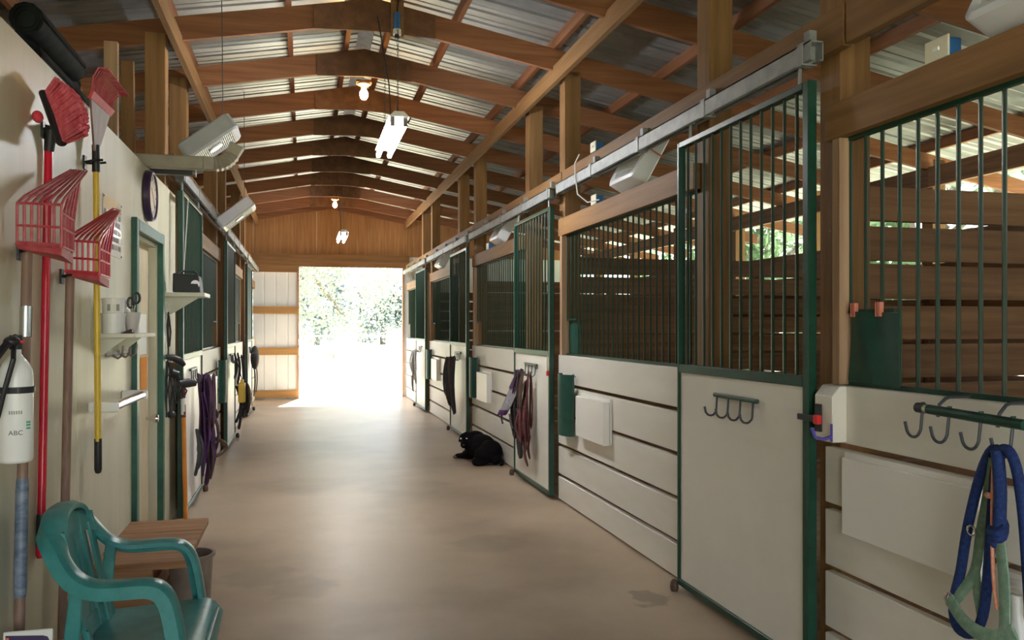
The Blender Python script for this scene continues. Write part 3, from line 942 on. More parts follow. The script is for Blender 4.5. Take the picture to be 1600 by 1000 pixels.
# leaf rake
t = thing('leaf_rake', 'yellow-handled leaf rake hung head-up on the plywood wall', 'rake', (-0.9, 4.1, 0.77))
B().tube([(-0.9, 4.10, 0.92), (-0.9, 4.066, 2.15)], 0.0135, 12).obj('handle', 'yellow', t, smooth=True)
B().lathe([(0.0, 0), (0.012, 0.005), (0.0165, 0.02), (0.0165, 0.16)], (-0.9, 4.103, 0.772), 12).obj('grip', 'black', t, smooth=True)
B().tube([(-0.9, 4.066, 2.13), (-0.9, 4.062, 2.25)], 0.017, 12).obj('socket', 'black', t, smooth=True)
B().prism([(-0.905, 4.03, 2.22), (-0.905, 4.095, 2.22), (-0.885, 4.235, 2.425), (-0.885, 3.875, 2.41)], None, (0.008, 0, 0)).obj('head_plate', 'brown_pole', t)
B().prism([(-0.887, 3.862, 2.408), (-0.887, 4.245, 2.424), (-0.872, 4.255, 2.452), (-0.872, 3.852, 2.436)], None, (0.012, 0, 0)).obj('red_band', 'red_plastic', t)
for q in range(15):
    u = q / 14
    y = 3.87 + 0.37 * u
    B().tube([(-0.875, y, 2.43), (-0.865, y + 0.02 * (u - 0.5), 2.50), (-0.84, y + 0.05 * (u - 0.5), 2.535), (-0.80, y + 0.06 * (u - 0.5), 2.53)], 0.004, 5).obj('tine', 'red_dusty', t)
hook_clip(4.066, 2.17, 'black tool hook holding the yellow rake')

# ---- text helper (built-in font) turned into mesh
def text_mesh(body, size, xf):
    cu = bpy.data.curves.new('lettering', 'FONT')
    cu.body = body
    cu.size = size
    cu.align_x = 'CENTER'
    cu.align_y = 'CENTER'
    ob = bpy.data.objects.new('lettering', cu)
    C.objects.link(ob)
    dg = bpy.context.evaluated_depsgraph_get()
    me = bpy.data.meshes.new_from_object(ob.evaluated_get(dg))
    b = B()
    b.add([xf(v.co.x, v.co.y) for v in me.vertices], [tuple(p.vertices) for p in me.polygons])
    bpy.data.objects.remove(ob)
    bpy.data.curves.remove(cu)
    bpy.data.meshes.remove(me)
    return b

# fire extinguisher
EX = Vector((-0.888, 2.955, 1.005))
t = thing('fire_extinguisher', 'white fire extinguisher with black strap and the letters ABC', 'fire extinguisher', EX)
ER = 0.049
B().lathe([(0.036, 0), (0.044, 0.003), (ER, 0.012), (ER, 0.27), (0.046, 0.295), (0.036, 0.318), (0.022, 0.335), (0.015, 0.345), (0.015, 0.365)], EX, 28).obj('cylinder', 'white_plastic', t, smooth=True)
st = B().lathe([(ER + 0.001, 0.222), (ER + 0.005, 0.222), (ER + 0.005, 0.242), (ER + 0.001, 0.242)], EX, 28)
st.box(EX.x - 0.07, EX.y - 0.0, EX.z + 0.222, EX.x - 0.03, EX.y + 0.07, EX.z + 0.242)
st.obj('strap', 'black', t, smooth=True)
B().box(EX.x + 0.018, EX.y - ER - 0.01, EX.z + 0.224, EX.x - 0.012, EX.y - ER - 0.003, EX.z + 0.24).obj('strap_clip', 'black', t)
v = B().tube([(EX.x, EX.y, EX.z + 0.36), (EX.x, EX.y, EX.z + 0.405)], 0.019, 12)
v.ball((EX.x - 0.005, EX.y - 0.02, EX.z + 0.385), (0.025, 0.03, 0.018))
v.obj('valve', 'black', t, smooth=True)
B().tube([(EX.x, EX.y + 0.01, EX.z + 0.40), (EX.x - 0.01, EX.y - 0.06, EX.z + 0.375), (EX.x - 0.02, EX.y - 0.13, EX.z + 0.33)], 0.012, 8, flat=0.6).obj('lever', 'black', t, smooth=True)
B().tube([(EX.x - 0.02, EX.y - 0.03, EX.z + 0.38), (EX.x + 0.03, EX.y - 0.015, EX.z + 0.385)], 0.004, 6).obj('safety_pin', 'red', t, smooth=True)
B().tube([(EX.x, EX.y - 0.02, EX.z + 0.37), (EX.x + 0.02, EX.y - 0.09, EX.z + 0.33), (EX.x - 0.01, EX.y - 0.085, EX.z + 0.22), (EX.x - 0.03, EX.y - 0.07, EX.z + 0.15)], 0.008, 8).obj('hose', 'black', t, smooth=True)
A0 = R(-74)
def on_ext(px, pz, a0=A0, rr=ER + 0.0006):
    a = a0 + px / ER
    return (EX.x + rr * math.cos(a), EX.y + rr * math.sin(a), EX.z + pz)
text_mesh('ABC', 0.021, lambda x, y: on_ext(x, 0.098 + y)).obj('lettering', 'ink', t)
for q in range(6):
    w_ = 0.004
    B().add([on_ext(-0.019 + q * 0.0065, 0.157), on_ext(-0.019 + q * 0.0065 + w_, 0.157), on_ext(-0.019 + q * 0.0065 + w_, 0.168), on_ext(-0.019 + q * 0.0065, 0.168)], [(0, 1, 2, 3)]).obj('faded_print', 'grey_card', t)
for q, zz in enumerate((0.108, 0.118, 0.127)):
    B().add([on_ext(0.030, zz), on_ext(0.046, zz), on_ext(0.046, zz + 0.006), on_ext(0.030, zz + 0.006)], [(0, 1, 2, 3)]).obj('green_print', 'ink_green', t)

# laminated sheet of small pictures
t = thing('photo_sheet', 'laminated sheet of small pictures pinned between rake and green doorway', 'poster', (TW, 4.6, 1.95))
B().box(TW, 4.42, 1.80, TW + 0.003, 4.84, 2.09).obj('sheet', 'laminate', t)
random.seed(3)
for r_ in range(6):
    for c_ in range(7):
        if r_ == 5 and c_ < 4:
            continue
        y = 4.435 + c_ * 0.056
        z = 1.835 + r_ * 0.040
        B().box(TW + 0.003, y, z, TW + 0.0036, y + 0.046, z + 0.026).obj('picture', random.choice(['grey_card', 'paper', 'grey_card', 'ink']), t)
for (y, z) in ((4.43, 2.08), (4.83, 2.08), (4.43, 1.81), (4.83, 1.81)):
    B().lathe([(0.005, 0), (0.004, 0.004)], (TW + 0.003, y, z), 8, 'x').obj('pin', 'dark_steel', t)

# wall clock
CY, CZ, CR = 5.60, 2.255, 0.158
t = thing('wall_clock', 'round wall clock with dark purple rim above the green doorway', 'clock', (TW, CY, CZ))
prof = [(CR - 0.03, 0.0), (CR, 0.005), (CR, 0.035), (CR - 0.01, 0.045), (CR - 0.02, 0.042), (CR - 0.022, 0.030)]
B().lathe(prof, (TW, CY, CZ), 40, 'x').obj('rim', 'clock_rim', t, smooth=True)
B().lathe([(CR - 0.02, 0.030), (CR - 0.02, 0.034)], (TW, CY, CZ), 40, 'x').obj('dial', 'clock_face', t)
for q in range(12):
    a = R(30 * q)
    ca, sa = math.cos(a), math.sin(a)
    m = Matrix.Translation((TW + 0.0345, CY, CZ)) @ Matrix.Rotation(a, 4, 'X')
    B().box(0, -0.004, 0.098, 0.001, 0.004, 0.122, m).obj('hour_mark', 'ink', t)
for (a, ln, w_) in ((R(50), 0.07, 0.005), (R(-140), 0.10, 0.0035)):
    m = Matrix.Translation((TW + 0.037, CY, CZ)) @ Matrix.Rotation(a, 4, 'X')
    B().box(0, -w_, -0.015, 0.0015, w_, ln, m).obj('hand', 'ink', t)

# shelf with tubs
t = thing('wall_shelf', 'small cream shelf holding white tubs and a cup of scissors', 'shelf', (TW, 4.6, 1.385))
B().box(TW, 4.285, 1.385, -0.78, 4.86, 1.405).obj('shelf_board', 'shelf', t, bevel=0.002, seg=1)
for y in (4.36, 4.78):
    B().prism([(TW, y, 1.385), (-0.83, y, 1.385), (TW, y, 1.29)], None, (0, 0.015, 0)).obj('shelf_bracket', 'shelf', t)
def tub(x, y, z, r, h, label):
    t = thing('plastic_tub', label, 'tub', (x, y, z), 'white plastic tubs on the shelf')
    B().lathe([(r * 0.93, 0), (r * 0.95, 0.004), (r, h - 0.016), (r, h - 0.014)], (x, y, z), 24).obj('tub_body', 'white_plastic', t, smooth=True)
    B().lathe([(r * 1.05, h - 0.016), (r * 1.05, h - 0.002), (r * 0.99, h), (r * 0.9, h - 0.002)], (x, y, z), 24).obj('lid', 'white_plastic', t, smooth=True)
    return t
tub(-0.888, 4.352, 1.405, 0.053, 0.098, 'larger white plastic tub at the bottom of the stack on the shelf')
t2 = tub(-0.888, 4.352, 1.503, 0.05, 0.072, 'smaller white plastic tub with printed label atop the other')
for q in range(3):
    a0 = -1.9 + q * 0.4
    vs = []
    for (da, zz) in ((0, 1.513), (0.28, 1.513), (0.28, 1.545), (0, 1.545)):
        vs.append((-0.888 + 0.0515 * math.cos(a0 + da), 4.352 + 0.0515 * math.sin(a0 + da), zz))
    B().add(vs, [(0, 1, 2, 3)]).obj('label_print', 'grey_card' if q != 1 else 'paper', t2)
t = thing('spray_can', 'small white bottle with blue mark behind the cup on the shelf', 'bottle', (-0.885, 4.60, 1.405))
B().lathe([(0.03, 0), (0.031, 0.005), (0.031, 0.105), (0.024, 0.12), (0.014, 0.128), (0.014, 0.135)], (-0.885, 4.60, 1.405), 18).obj('bottle_body', 'white_plastic', t, smooth=True)
B().lathe([(0.017, 0.132), (0.016, 0.165), (0.008, 0.18)], (-0.885, 4.60, 1.405), 14).obj('nozzle_cap', 'white_plastic', t, smooth=True)
B().box(-0.885 - 0.008, 4.60 - 0.0325, 1.47, -0.885 + 0.01, 4.60 - 0.0305, 1.495).obj('blue_mark', 'ink_blue', t)
t = thing('plastic_cup', 'smoky clear plastic cup holding scissors on the shelf', 'cup', (-0.83, 4.50, 1.405))
B().lathe([(0.026, 0), (0.027, 0.004), (0.04, 0.105), (0.038, 0.105), (0.024, 0.006)], (-0.83, 4.50, 1.405), 18).obj('cup_wall', 'clear', t, smooth=True)
t = thing('scissors', 'black-handled scissors standing in the plastic cup', 'scissors', (-0.83, 4.50, 1.415))
for s in (-1, 1):
    lp = [(-0.825 + 0.014 * s + 0.014 * math.cos(a), 4.51, 1.57 + 0.012 * s + 0.026 * math.sin(a)) for a in [q * math.pi / 5 for q in range(10)]]
    B().tube(lp, 0.0065, 6, closed=True).obj('handle', 'black', t, smooth=True)
    B().tube([(-0.835 - 0.004 * s, 4.50, 1.415), (-0.825 + 0.006 * s, 4.507, 1.545)], 0.005, 5, flat=0.4).obj('blade', 'chrome', t)
t = thing('utility_knife', 'dark wedge-shaped knife lying at the front of the shelf', 'knife', (-0.805, 4.35, 1.405))
B().hexa([(-0.85, 4.31, 1.406), (-0.79, 4.31, 1.406), (-0.79, 4.345, 1.406), (-0.85, 4.345, 1.406), (-0.845, 4.315, 1.408), (-0.80, 4.315, 1.428), (-0.80, 4.34, 1.428), (-0.845, 4.34, 1.408)]).obj('knife_body', 'brown', t, bevel=0.003)
B().box(-0.797, 4.309, 1.412, -0.793, 4.311, 1.419).obj('button', 'white_plastic', t)
t = thing('hook_rail', 'small metal coat-hook rail under the cream shelf', 'hook rail', (TW, 4.75, 1.30))
B().box(TW, 4.47, 1.288, TW + 0.006, 5.06, 1.312).obj('rail', 'grey_steel', t)
for y in (4.62, 4.80, 4.98):
    B().tube([(TW + 0.006, y, 1.29), (TW + 0.03, y, 1.275), (TW + 0.05, y, 1.29), (TW + 0.055, y, 1.34)], 0.006, 6).obj('hook', 'grey_steel', t, smooth=True)

# paper towel bar
t = thing('towel_bar', 'shiny towel bar with white end brackets under the hook rail', 'towel bar', (TW, 4.5, 1.07))
B().tube([(-0.845, 4.16, 1.07), (-0.845, 4.86, 1.07)], 0.021, 16).obj('bar', 'chrome', t, smooth=True)
for y in (4.14, 4.86):
    B().box(TW, y - 0.012, 1.045, -0.82, y + 0.012, 1.095).obj('bracket', 'white_plastic', t, bevel=0.008)

# radio shelf, radio, cords
t = thing('radio_shelf', 'cream shelf by the green doorway, holding the black radio', 'shelf', (TW, 6.3, 1.65))
B().box(TW, 6.15, 1.648, -0.667, 6.495, 1.676).obj('shelf_board', 'shelf', t, bevel=0.002, seg=1)
B().prism([(TW, 6.3, 1.648), (-0.72, 6.3, 1.648), (TW, 6.3, 1.50)], None, (0, 0.02, 0)).obj('shelf_bracket', 'shelf', t)
t = thing('radio', 'black portable radio with raised aerial on its wall shelf', 'radio', (-0.79, 6.3, 1.676))
B().hexa([(-0.885, 6.19, 1.677), (-0.70, 6.19, 1.677), (-0.70, 6.40, 1.677), (-0.885, 6.40, 1.677), (-0.885, 6.20, 1.815), (-0.715, 6.20, 1.800), (-0.715, 6.39, 1.800), (-0.885, 6.39, 1.815)]).obj('radio_body', 'black', t, bevel=0.012)
for (x, r_) in ((-0.725, 0.03),):
    B().lathe([(r_, 0), (r_, 0.006), (r_ * 0.5, 0.01)], (x - 0.01, 6.195, 1.735), 16, 'y').obj('speaker', 'chrome', t, smooth=True)
B().tube([(-0.86, 6.32, 1.815), (-0.83, 6.32, 1.835), (-0.75, 6.32, 1.83), (-0.73, 6.32, 1.80)], 0.007, 6).obj('carry_handle', 'dark_steel', t, smooth=True)
B().tube([(-0.835, 6.38, 1.80), (-0.80, 6.36, 2.36)], 0.004, 6).obj('aerial', 'chrome', t, smooth=True)
t = thing('power_cord', 'thin black cord looped on the wall below the radio shelf', 'cord', (-0.93, 6.25, 1.3))
B().tube([(-0.88, 6.36, 1.69), (-0.93, 6.41, 1.64), (-0.93, 6.33, 1.5), (-0.925, 6.28, 1.38), (-0.925, 6.35, 1.30), (-0.925, 6.40, 1.40), (-0.925, 6.30, 1.54), (-0.925, 6.24, 1.44), (-0.93, 6.32, 1.28), (-0.935, 6.30, 1.05), (-0.935, 6.27, 0.80)], 0.006, 6).obj('cord_loop', 'black', t, smooth=True)
B().box(TW, 6.24, 1.535, TW + 0.02, 6.31, 1.62).obj('outlet', 'white_plastic', t, bevel=0.004)
t = thing('clippers', 'black horse clippers with looped cords hung right of the doorway', 'clippers', (-0.91, 6.27, 0.85))
B().tube([(-0.93, 6.2, 1.23), (-0.88, 6.22, 1.22), (-0.845, 6.25, 1.20), (-0.82, 6.27, 1.165)], [0.016, 0.024, 0.028, 0.018], 10).obj('clipper_body', 'black', t, smooth=True)
B().tube([(-0.90, 6.22, 1.12), (-0.86, 6.24, 1.10)], 0.033, 10).obj('second_clipper', 'black', t, smooth=True)
B().tube([(-0.86, 6.30, 1.03), (-0.80, 6.36, 1.035), (-0.75, 6.38, 1.03)], [0.03, 0.036, 0.022], 10, flat=0.8).obj('third_clipper', 'black', t, smooth=True)
for (y, x, z0, z1, w_) in ((6.22, -0.90, 1.15, 0.84, 0.04), (6.27, -0.87, 1.12, 0.90, 0.07), (6.30, -0.84, 1.03, 0.93, 0.05), (6.20, -0.92, 1.2, 0.82, 0.03)):
    B().tube([(x, y, z0), (x - 0.01, y - w_ * 0.7, (z0 + z1) / 2), (x, y - w_ * 0.4, z1), (x + 0.015, y + w_ * 0.4, z1 + 0.005), (x + 0.03, y + w_, (z0 + z1) / 2), (x + 0.01, y + 0.01, z0 - 0.01)], 0.006, 6).obj('cord', 'black_soft', t, smooth=True)
B().ball((-0.895, 6.22, 0.825), (0.03, 0.03, 0.028)).obj('plug', 'black', t, smooth=True)
t = thing('stall_pole', 'orange pole with brown top leaning beside the first left door', 'pole', (-0.84, 6.44, 0.0))
B().tube([(-0.828, 6.435, 0.0), (-0.843, 6.44, 0.78)], 0.016, 10).obj('pole_shaft', 'orange', t, smooth=True)
B().tube([(-0.843, 6.44, 0.78), (-0.848, 6.442, 1.01)], 0.0165, 10).obj('worn_top', 'maroon', t, smooth=True)
B().tube([(-0.8445, 6.4405, 0.80), (-0.8465, 6.4412, 0.92)], 0.0172, 10).obj('paper_label', 'paper', t, smooth=True)

# printed carton standing in the near left corner
t = thing('printed_card', 'white-edged card with dark panel and orange print, bottom left corner', 'sign', (-0.86, 3.05, 0))
B().box(-0.935, 2.985, 0.0, -0.79, 2.992, 0.456).obj('card', 'paper', t, bevel=0.003, seg=1)
pl = [(-0.935 + 0.008 + (0.129) * a, 2.9835, z) for (a, z) in ((0, 0.02), (1, 0.02), (1, 0.417), (0.95, 0.432), (0.85, 0.437), (0, 0.445))]
B().prism(pl, None, (0, 0.0012, 0)).obj('dark_panel', 'ink_purple', t)
text_mesh('0', 0.07, lambda x, y: (-0.905 + x, 2.9828, 0.402 + y)).obj('orange_print', 'ink_orange', t)
B().box(-0.925, 2.9825, 0.40, -0.917, 2.9835, 0.438).obj('orange_print', 'ink_orange', t)

# ================================================================ ABOVE THE TACK ROOM
t = thing('rubber_mats', 'black rolled rubber mats lying on top of the tack room wall', 'rolled mats', (-1.3, 4.2, 2.42))
for (x, z, r_, y0, y1) in ((-1.17, 2.50, 0.08, 4.02, 4.85), (-1.34, 2.50, 0.08, 4.6, 5.5), (-1.20, 2.645, 0.075, 4.1, 4.9), (-1.36, 2.65, 0.075, 4.65, 5.5), (-1.27, 2.78, 0.07, 4.35, 5.1), (-1.18, 2.79, 0.075, 4.05, 4.8)):
    pts = []
    for q in range(30):
        a = q * 0.55
        rr_ = r_ * (1 - 0.02 * q)
        pts.append((x + rr_ * math.cos(a), z + rr_ * math.sin(a)))
    b = B()
    vs, fs = [], []
    for (px, pz) in pts:
        vs += [(px, y0, pz), (px, y1, pz)]
    for q in range(len(pts) - 1):
        fs.append((2 * q, 2 * q + 1, 2 * q + 3, 2 * q + 2))
    b.add(vs, fs)
    b.tube([(x, y0 + 0.01, z), (x, y1 - 0.01, z)], r_ * 0.93, 14)
    b.obj('mat_roll', 'tarp', t, smooth=True)
for (y, x, z1, lab, lean) in ((5.28, -1.08, 3.10, 'taller of two thin boards standing on the tack room', 0.0), (5.79, -1.08, 3.13, 'greyer of two thin boards standing on the tack room, next to the post', 0.05)):
    t = B().hexa([(x - 0.045, y - 0.02, 2.42), (x + 0.03, y - 0.02, 2.42), (x + 0.03, y + 0.02, 2.42), (x - 0.045, y + 0.02, 2.42),
                  (x - 0.045, y - 0.02 - lean, z1), (x + 0.03, y - 0.02 - lean, z1), (x + 0.03, y + 0.02 - lean, z1), (x - 0.045, y + 0.02 - lean, z1)]).obj('loose_board', 'post_red' if lean == 0 else 'post', None, bevel=0.003, seg=1)
    tag(t, lab, 'board', 'loose boards above the tack room')
t = thing('downspout', 'tan metal downspout with curved elbow sticking out over the aisle', 'downspout', (-0.95, 5.72, 2.45))
def spout(pts, nm):
    B().tube(pts, 0.055, 4, flat=1.0, up=(0, 1, 0)).obj(nm, 'gutter', t, bevel=0.008)
B().tube([(-1.6, 5.70, 2.492), (-0.62, 5.70, 2.492)], 0.058, 4, up=(0, 1, 0)).obj('pipe', 'gutter', t, bevel=0.008)
el = [(-0.62, 5.70, 2.492)]
rad = []
cxx, czz, rr_ = -0.56, 2.62, 0.128
for q in range(13):
    a = R(-90 + 62 * q / 12)
    el.append((cxx + rr_ * math.cos(a) + 0.0, 5.70, czz + rr_ * math.sin(a)))
el.append((el[-1][0] + 0.03, 5.70, el[-1][2] + 0.06))
rad = [0.058] + [0.062 if q % 2 else 0.055 for q in range(len(el) - 1)]
B().tube(el, rad, 4, up=(0, 1, 0)).obj('elbow', 'gutter', t)
t = thing('dark_rail', 'dark flat bar lying on the wall top beside the downspout', 'bar', (-1.0, 5.9, 2.44))
B().box(-1.03, 5.84, 2.44, -0.70, 5.90, 2.475).obj('bar', 'black', t, bevel=0.004)
B().lathe([(0.03, 0), (0.03, 0.02)], (-0.71, 5.865, 2.458), 12, 'x').obj('end_cap', 'grey_steel', t)

def smooth_path(pts, k=4):
    P = [Vector(p) for p in pts]
    out = []
    for i in range(len(P) - 1):
        p0, p1, p2, p3 = P[max(0, i - 1)], P[i], P[i + 1], P[min(len(P) - 1, i + 2)]
        for q in range(k):
            u = q / k
            out.append(0.5 * ((2 * p1) + (p2 - p0) * u + (2 * p0 - 5 * p1 + 4 * p2 - p3) * u * u + (3 * p1 - p0 - 3 * p2 + p3) * u ** 3))
    out.append(P[-1])
    return out

# ================================================================ CHAIR, STEP AND TUB BY THE WALL
CX, CYc = 0.015, 3.085
t = thing('garden_chair', 'teal plastic armchair standing against the plywood wall', 'chair', (-0.55, CYc, 0))
def band(s):
    return [(-0.335, 0.272 * s, 0.0), (-0.365, 0.268 * s, 0.25), (-0.395, 0.264 * s, 0.47), (-0.415, 0.262 * s, 0.565), (-0.445, 0.26 * s, 0.612), (-0.49, 0.259 * s, 0.63),
            (-0.57, 0.258 * s, 0.63), (-0.64, 0.252 * s, 0.632), (-0.695, 0.24 * s, 0.655), (-0.735, 0.222 * s, 0.70), (-0.765, 0.195 * s, 0.755), (-0.787, 0.15 * s, 0.798), (-0.80, 0.085 * s, 0.822)]
path = band(1) + [(-0.804, 0.0, 0.83)] + band(-1)[::-1]
path = [(p.x + CX, p.y + CYc, p.z) for p in smooth_path(path, 3)]
# a moulded L-section: broad band plus an outer lip
n_p = len(path)
b = B()
vs, fs = [], []
for i, p in enumerate(path):
    P = Vector(p)
    a = Vector(path[max(0, i - 1)]); c = Vector(path[min(n_p - 1, i + 1)])
    tdir = (c - a).normalized()
    side = Vector((0.0, 1.0, 0.0)) * (1 if p[1] > CYc else -1)
    u = i / (n_p - 1)
    k = min(u, 1 - u) * 2
    out = Vector((-1, 0, 0)) * max(0, (k - 0.72) / 0.28) + side * (1 - max(0, (k - 0.72) / 0.28))
    out = (out - tdir * out.dot(tdir)).normalized()
    nrm = tdir.cross(out).normalized()
    if nrm.z < 0 and k > 0.3:
        nrm = -nrm
    if k <= 0.3 and nrm.x < 0:
        nrm = -nrm
    hw, th = 0.038, 0.010
    prof = [(-hw, -th), (-hw, th * 0.6), (-hw * 0.4, th * 1.3), (hw * 0.6, th), (hw, 0.0), (hw, -0.04), (hw * 0.76, -0.04), (hw * 0.66, -th)]
    for (o_, q) in prof:
        vs.append(P + out * o_ + nrm * q)
m_ = 8
for i in range(n_p - 1):
    for j in range(m_):
        fs.append((i * m_ + j, i * m_ + (j + 1) % m_, (i + 1) * m_ + (j + 1) % m_, (i + 1) * m_ + j))
fs += [tuple(range(m_))[::-1], tuple((n_p - 1) * m_ + j for j in range(m_))]
b.add(vs, fs)
o = b.obj('arm_frame', 'teal', t, smooth=True)
def seat_fn(u, v):
    x = -0.745 + 0.435 * u + CX
    y = CYc + (v - 0.5) * (0.42 + 0.06 * u)
    z = 0.405 + 0.012 * math.cos(math.pi * (v - 0.5)) * -1 + 0.014 * u - 0.055 * max(0, (u - 0.86) / 0.14) ** 2
    return (x, y, z)
B().grid(seat_fn, 16, 10, (0, 0, -0.012)).obj('seat', 'teal', t, smooth=True)
B().box(-0.335 + CX, CYc - 0.21, 0.315, -0.318 + CX, CYc + 0.21, 0.39).obj('front_apron', 'teal', t, bevel=0.006)
for s in (-1, 1):
    B().box(-0.74 + CX, CYc + s * 0.225 - 0.008, 0.34, -0.36 + CX, CYc + s * 0.225 + 0.008, 0.40).obj('side_apron', 'teal', t, bevel=0.005)
# back: curved panel of slats hung inside the arch
def back_x(y, z):
    u = (z - 0.42) / 0.40
    return -0.715 - 0.085 * u + 0.05 * ((y) / 0.22) ** 2 + CX
for q in range(7):
    yc = -0.165 + q * 0.055
    ztop = 0.80 - 0.42 * (abs(yc) / 0.26) ** 2.2 * 0.35
    sp = [(back_x(yc, z) , CYc + yc * (0.86 + 0.14 * (z - 0.4) / 0.4), z) for z in [0.40 + (ztop - 0.40) * k / 7 for k in range(8)]]
    B().tube(sp, 0.037, 4, flat=0.2, up=(1, 0, 0)).obj('back_slat', 'teal', t)
B().grid(lambda u, v: (back_x((u - 0.5) * 0.36, 0.745 + 0.07 * v - 0.07 * abs(u - 0.5)) - 0.004, CYc + (u - 0.5) * 0.36, 0.745 + 0.07 * v - 0.07 * abs(u - 0.5)), 12, 3, (0.012, 0, 0)).obj('back_crest', 'teal', t, smooth=True)
B().grid(lambda u, v: (back_x((u - 0.5) * 0.36, 0.40 + 0.06 * v) - 0.004, CYc + (u - 0.5) * 0.34, 0.40 + 0.06 * v), 12, 2, (0.012, 0, 0)).obj('back_base', 'teal', t, smooth=True)
for s in (-1, 1):
    B().tube([(-0.80 + CX, CYc + s * 0.235, 0.0), (-0.755 + CX, CYc + s * 0.222, 0.25), (-0.72 + CX, CYc + s * 0.222, 0.42), (-0.70 + CX, CYc + s * 0.237, 0.64)], [0.03, 0.032, 0.034, 0.026], 4, flat=0.5, up=(0, 1, 0)).obj('rear_leg', 'teal', t, bevel=0.005)

t = thing('wooden_step', 'worn brown wooden step standing behind the teal chair', 'step', (-0.68, 4.28, 0))
for q in range(3):
    y0 = 3.86 + q * 0.28
    B().box(-0.875, y0, 0.385, -0.49, y0 + 0.276, 0.42).obj('top_plank', 'bench', t, bevel=0.004)
for y in (3.90, 4.60):
    B().box(-0.86, y, 0, -0.64, y + 0.035, 0.385).obj('side_panel', 'bench', t, bevel=0.003, seg=1)
B().box(-0.86, 3.935, 0.05, -0.835, 4.60, 0.385).obj('back_panel', 'bench', t)
B().box(-0.66, 3.935, 0.22, -0.64, 4.60, 0.30).obj('stretcher', 'bench', t)
B().box(-0.84, 3.78, 0.0, -0.60, 3.89, 0.16).obj('lower_step', 'bench', t, bevel=0.004)
t = thing('muck_tub', 'grey-brown plastic tub tucked under the edge of the wooden step', 'tub', (-0.53, 4.22, 0))
B().lathe([(0.075, 0), (0.08, 0.004), (0.1, 0.34), (0.112, 0.345), (0.112, 0.358), (0.098, 0.358), (0.09, 0.33), (0.072, 0.01)], (-0.52, 4.22, 0), 28).obj('tub_wall', 'tub', t, smooth=True)

# ================================================================ ON THE RIGHT-HAND STALL FRONTS
def white_board(y0, y1, z0, z1, label, x0=2.032, lip=True, side=1):
    t = thing('stall_sign', label, 'board', (2.06 if side > 0 else -0.93, (y0 + y1) / 2, z0), 'blank white boards on the stall fronts')
    xa, xc = (x0, 2.06) if side > 0 else (-0.93, -0.93 + (2.06 - x0))
    B().box(xa, y0, z0, xc, y1, z1).obj('board', 'sign_white', t, bevel=0.004)
    if lip:
        if side > 0:
            B().box(2.045, y0 - 0.02, z0 + 0.01, 2.058, y1, z1 + 0.022).obj('backing_sheet', 'sign_white', t, bevel=0.002, seg=1)
        else:
            B().box(-0.928, y0 - 0.02, z0 + 0.01, -0.915, y1, z1 + 0.022).obj('backing_sheet', 'sign_white', t, bevel=0.002, seg=1)
white_board(2.15, 2.83, 0.632, 0.93, 'large blank white board on the nearest planks, left of the blue rope')
white_board(5.40, 6.00, 0.615, 0.915, 'square blank white board beside the green half-tube, beyond the first door', 2.00)
white_board(9.15, 9.72, 0.575, 0.905, 'blank white board on the planks above the dog', 2.00)
white_board(12.8, 13.35, 0.60, 0.93, 'small far blank white board on the right, beyond the black ropes', 2.00)
white_board(8.55, 9.15, 0.58, 0.93, 'blank white board on the left planks beyond the plum halters', 2.00, side=-1)
white_board(12.2, 12.8, 0.58, 0.93, 'blank white board on the farther left planks', 2.00, side=-1)

def half_tube(y, z0, z1, label, side=1, r=0.115):
    t = thing('plastic_trough', label, 'plastic sheet', (2.0 if side > 0 else -0.87, y, z0), 'curved green plastic sheets')
    xw = 2.055 if side > 0 else -0.925
    sg = -1 if side > 0 else 1
    o = B().grid(lambda u, v: (xw + sg * (0.012 + r * 0.75 * math.sin(math.pi * (0.06 + 0.88 * u))), y + r * 1.35 * math.cos(math.pi * (0.06 + 0.88 * u)), z0 + (z1 - z0) * v), 16, 6, (sg * -0.004, 0.0, 0.0))
    o.obj('curved_sheet', 'green_dull', t, smooth=True)
    B().tube([(xw + sg * 0.01, y - r * 1.2, z1 - 0.02), (xw + sg * 0.03, y - r * 1.2, z1 + 0.004), (xw + sg * 0.03, y - r * 0.9, z1 - 0.01)], 0.005, 6).obj('hanger', 'galv', t, smooth=True)
half_tube(6.27, 0.585, 1.065, 'curved green plastic sheet hung just right of the second door')
half_tube(9.93, 0.585, 1.07, 'curved green plastic sheet hung above the dog, by the green post')
half_tube(13.62, 0.585, 1.07, 'far curved green plastic sheet near the pale ropes')
half_tube(9.75, 0.60, 1.07, 'curved green plastic sheet on the left planks before the yellow box', -1)

# green sheet pegged over the feed hatch
t = thing('hatch_cover', 'dark green sheet pegged over the nearest feed hatch with clothespins', 'sheet', (2.095, 2.74, 1.21))
B().grid(lambda u, v: (2.092 + 0.006 * math.sin(u * 9 + v * 3) , 2.872 - 0.02 * v * (1 if u < 0.5 else 0.3) - 0.30 * u - 0.012 * (1 - v) * (0.5 - u), 1.225 + 0.272 * v - 0.01 * u), 18, 10, (-0.004, 0, 0)).obj('sheet', 'green_dull', t, smooth=True)
for y in (2.835, 2.69):
    for s in (-1, 1):
        B().box(2.088 - 0.006, y - 0.006 + s * 0.012, 1.475, 2.10, y + 0.006 + s * 0.005, 1.53).obj('clothespin', 'pink', t, bevel=0.002, seg=1)
t = thing('hatch_cover', 'dark green sheet behind the bars next to the second right-hand post', 'sheet', (2.12, 6.3, 1.21))
B().grid(lambda u, v: (2.125 + 0.004 * math.sin(u * 9), 6.53 - 0.27 * u, 1.225 + 0.26 * v), 12, 6, (0.004, 0, 0)).obj('sheet', 'green_dull', t, smooth=True)

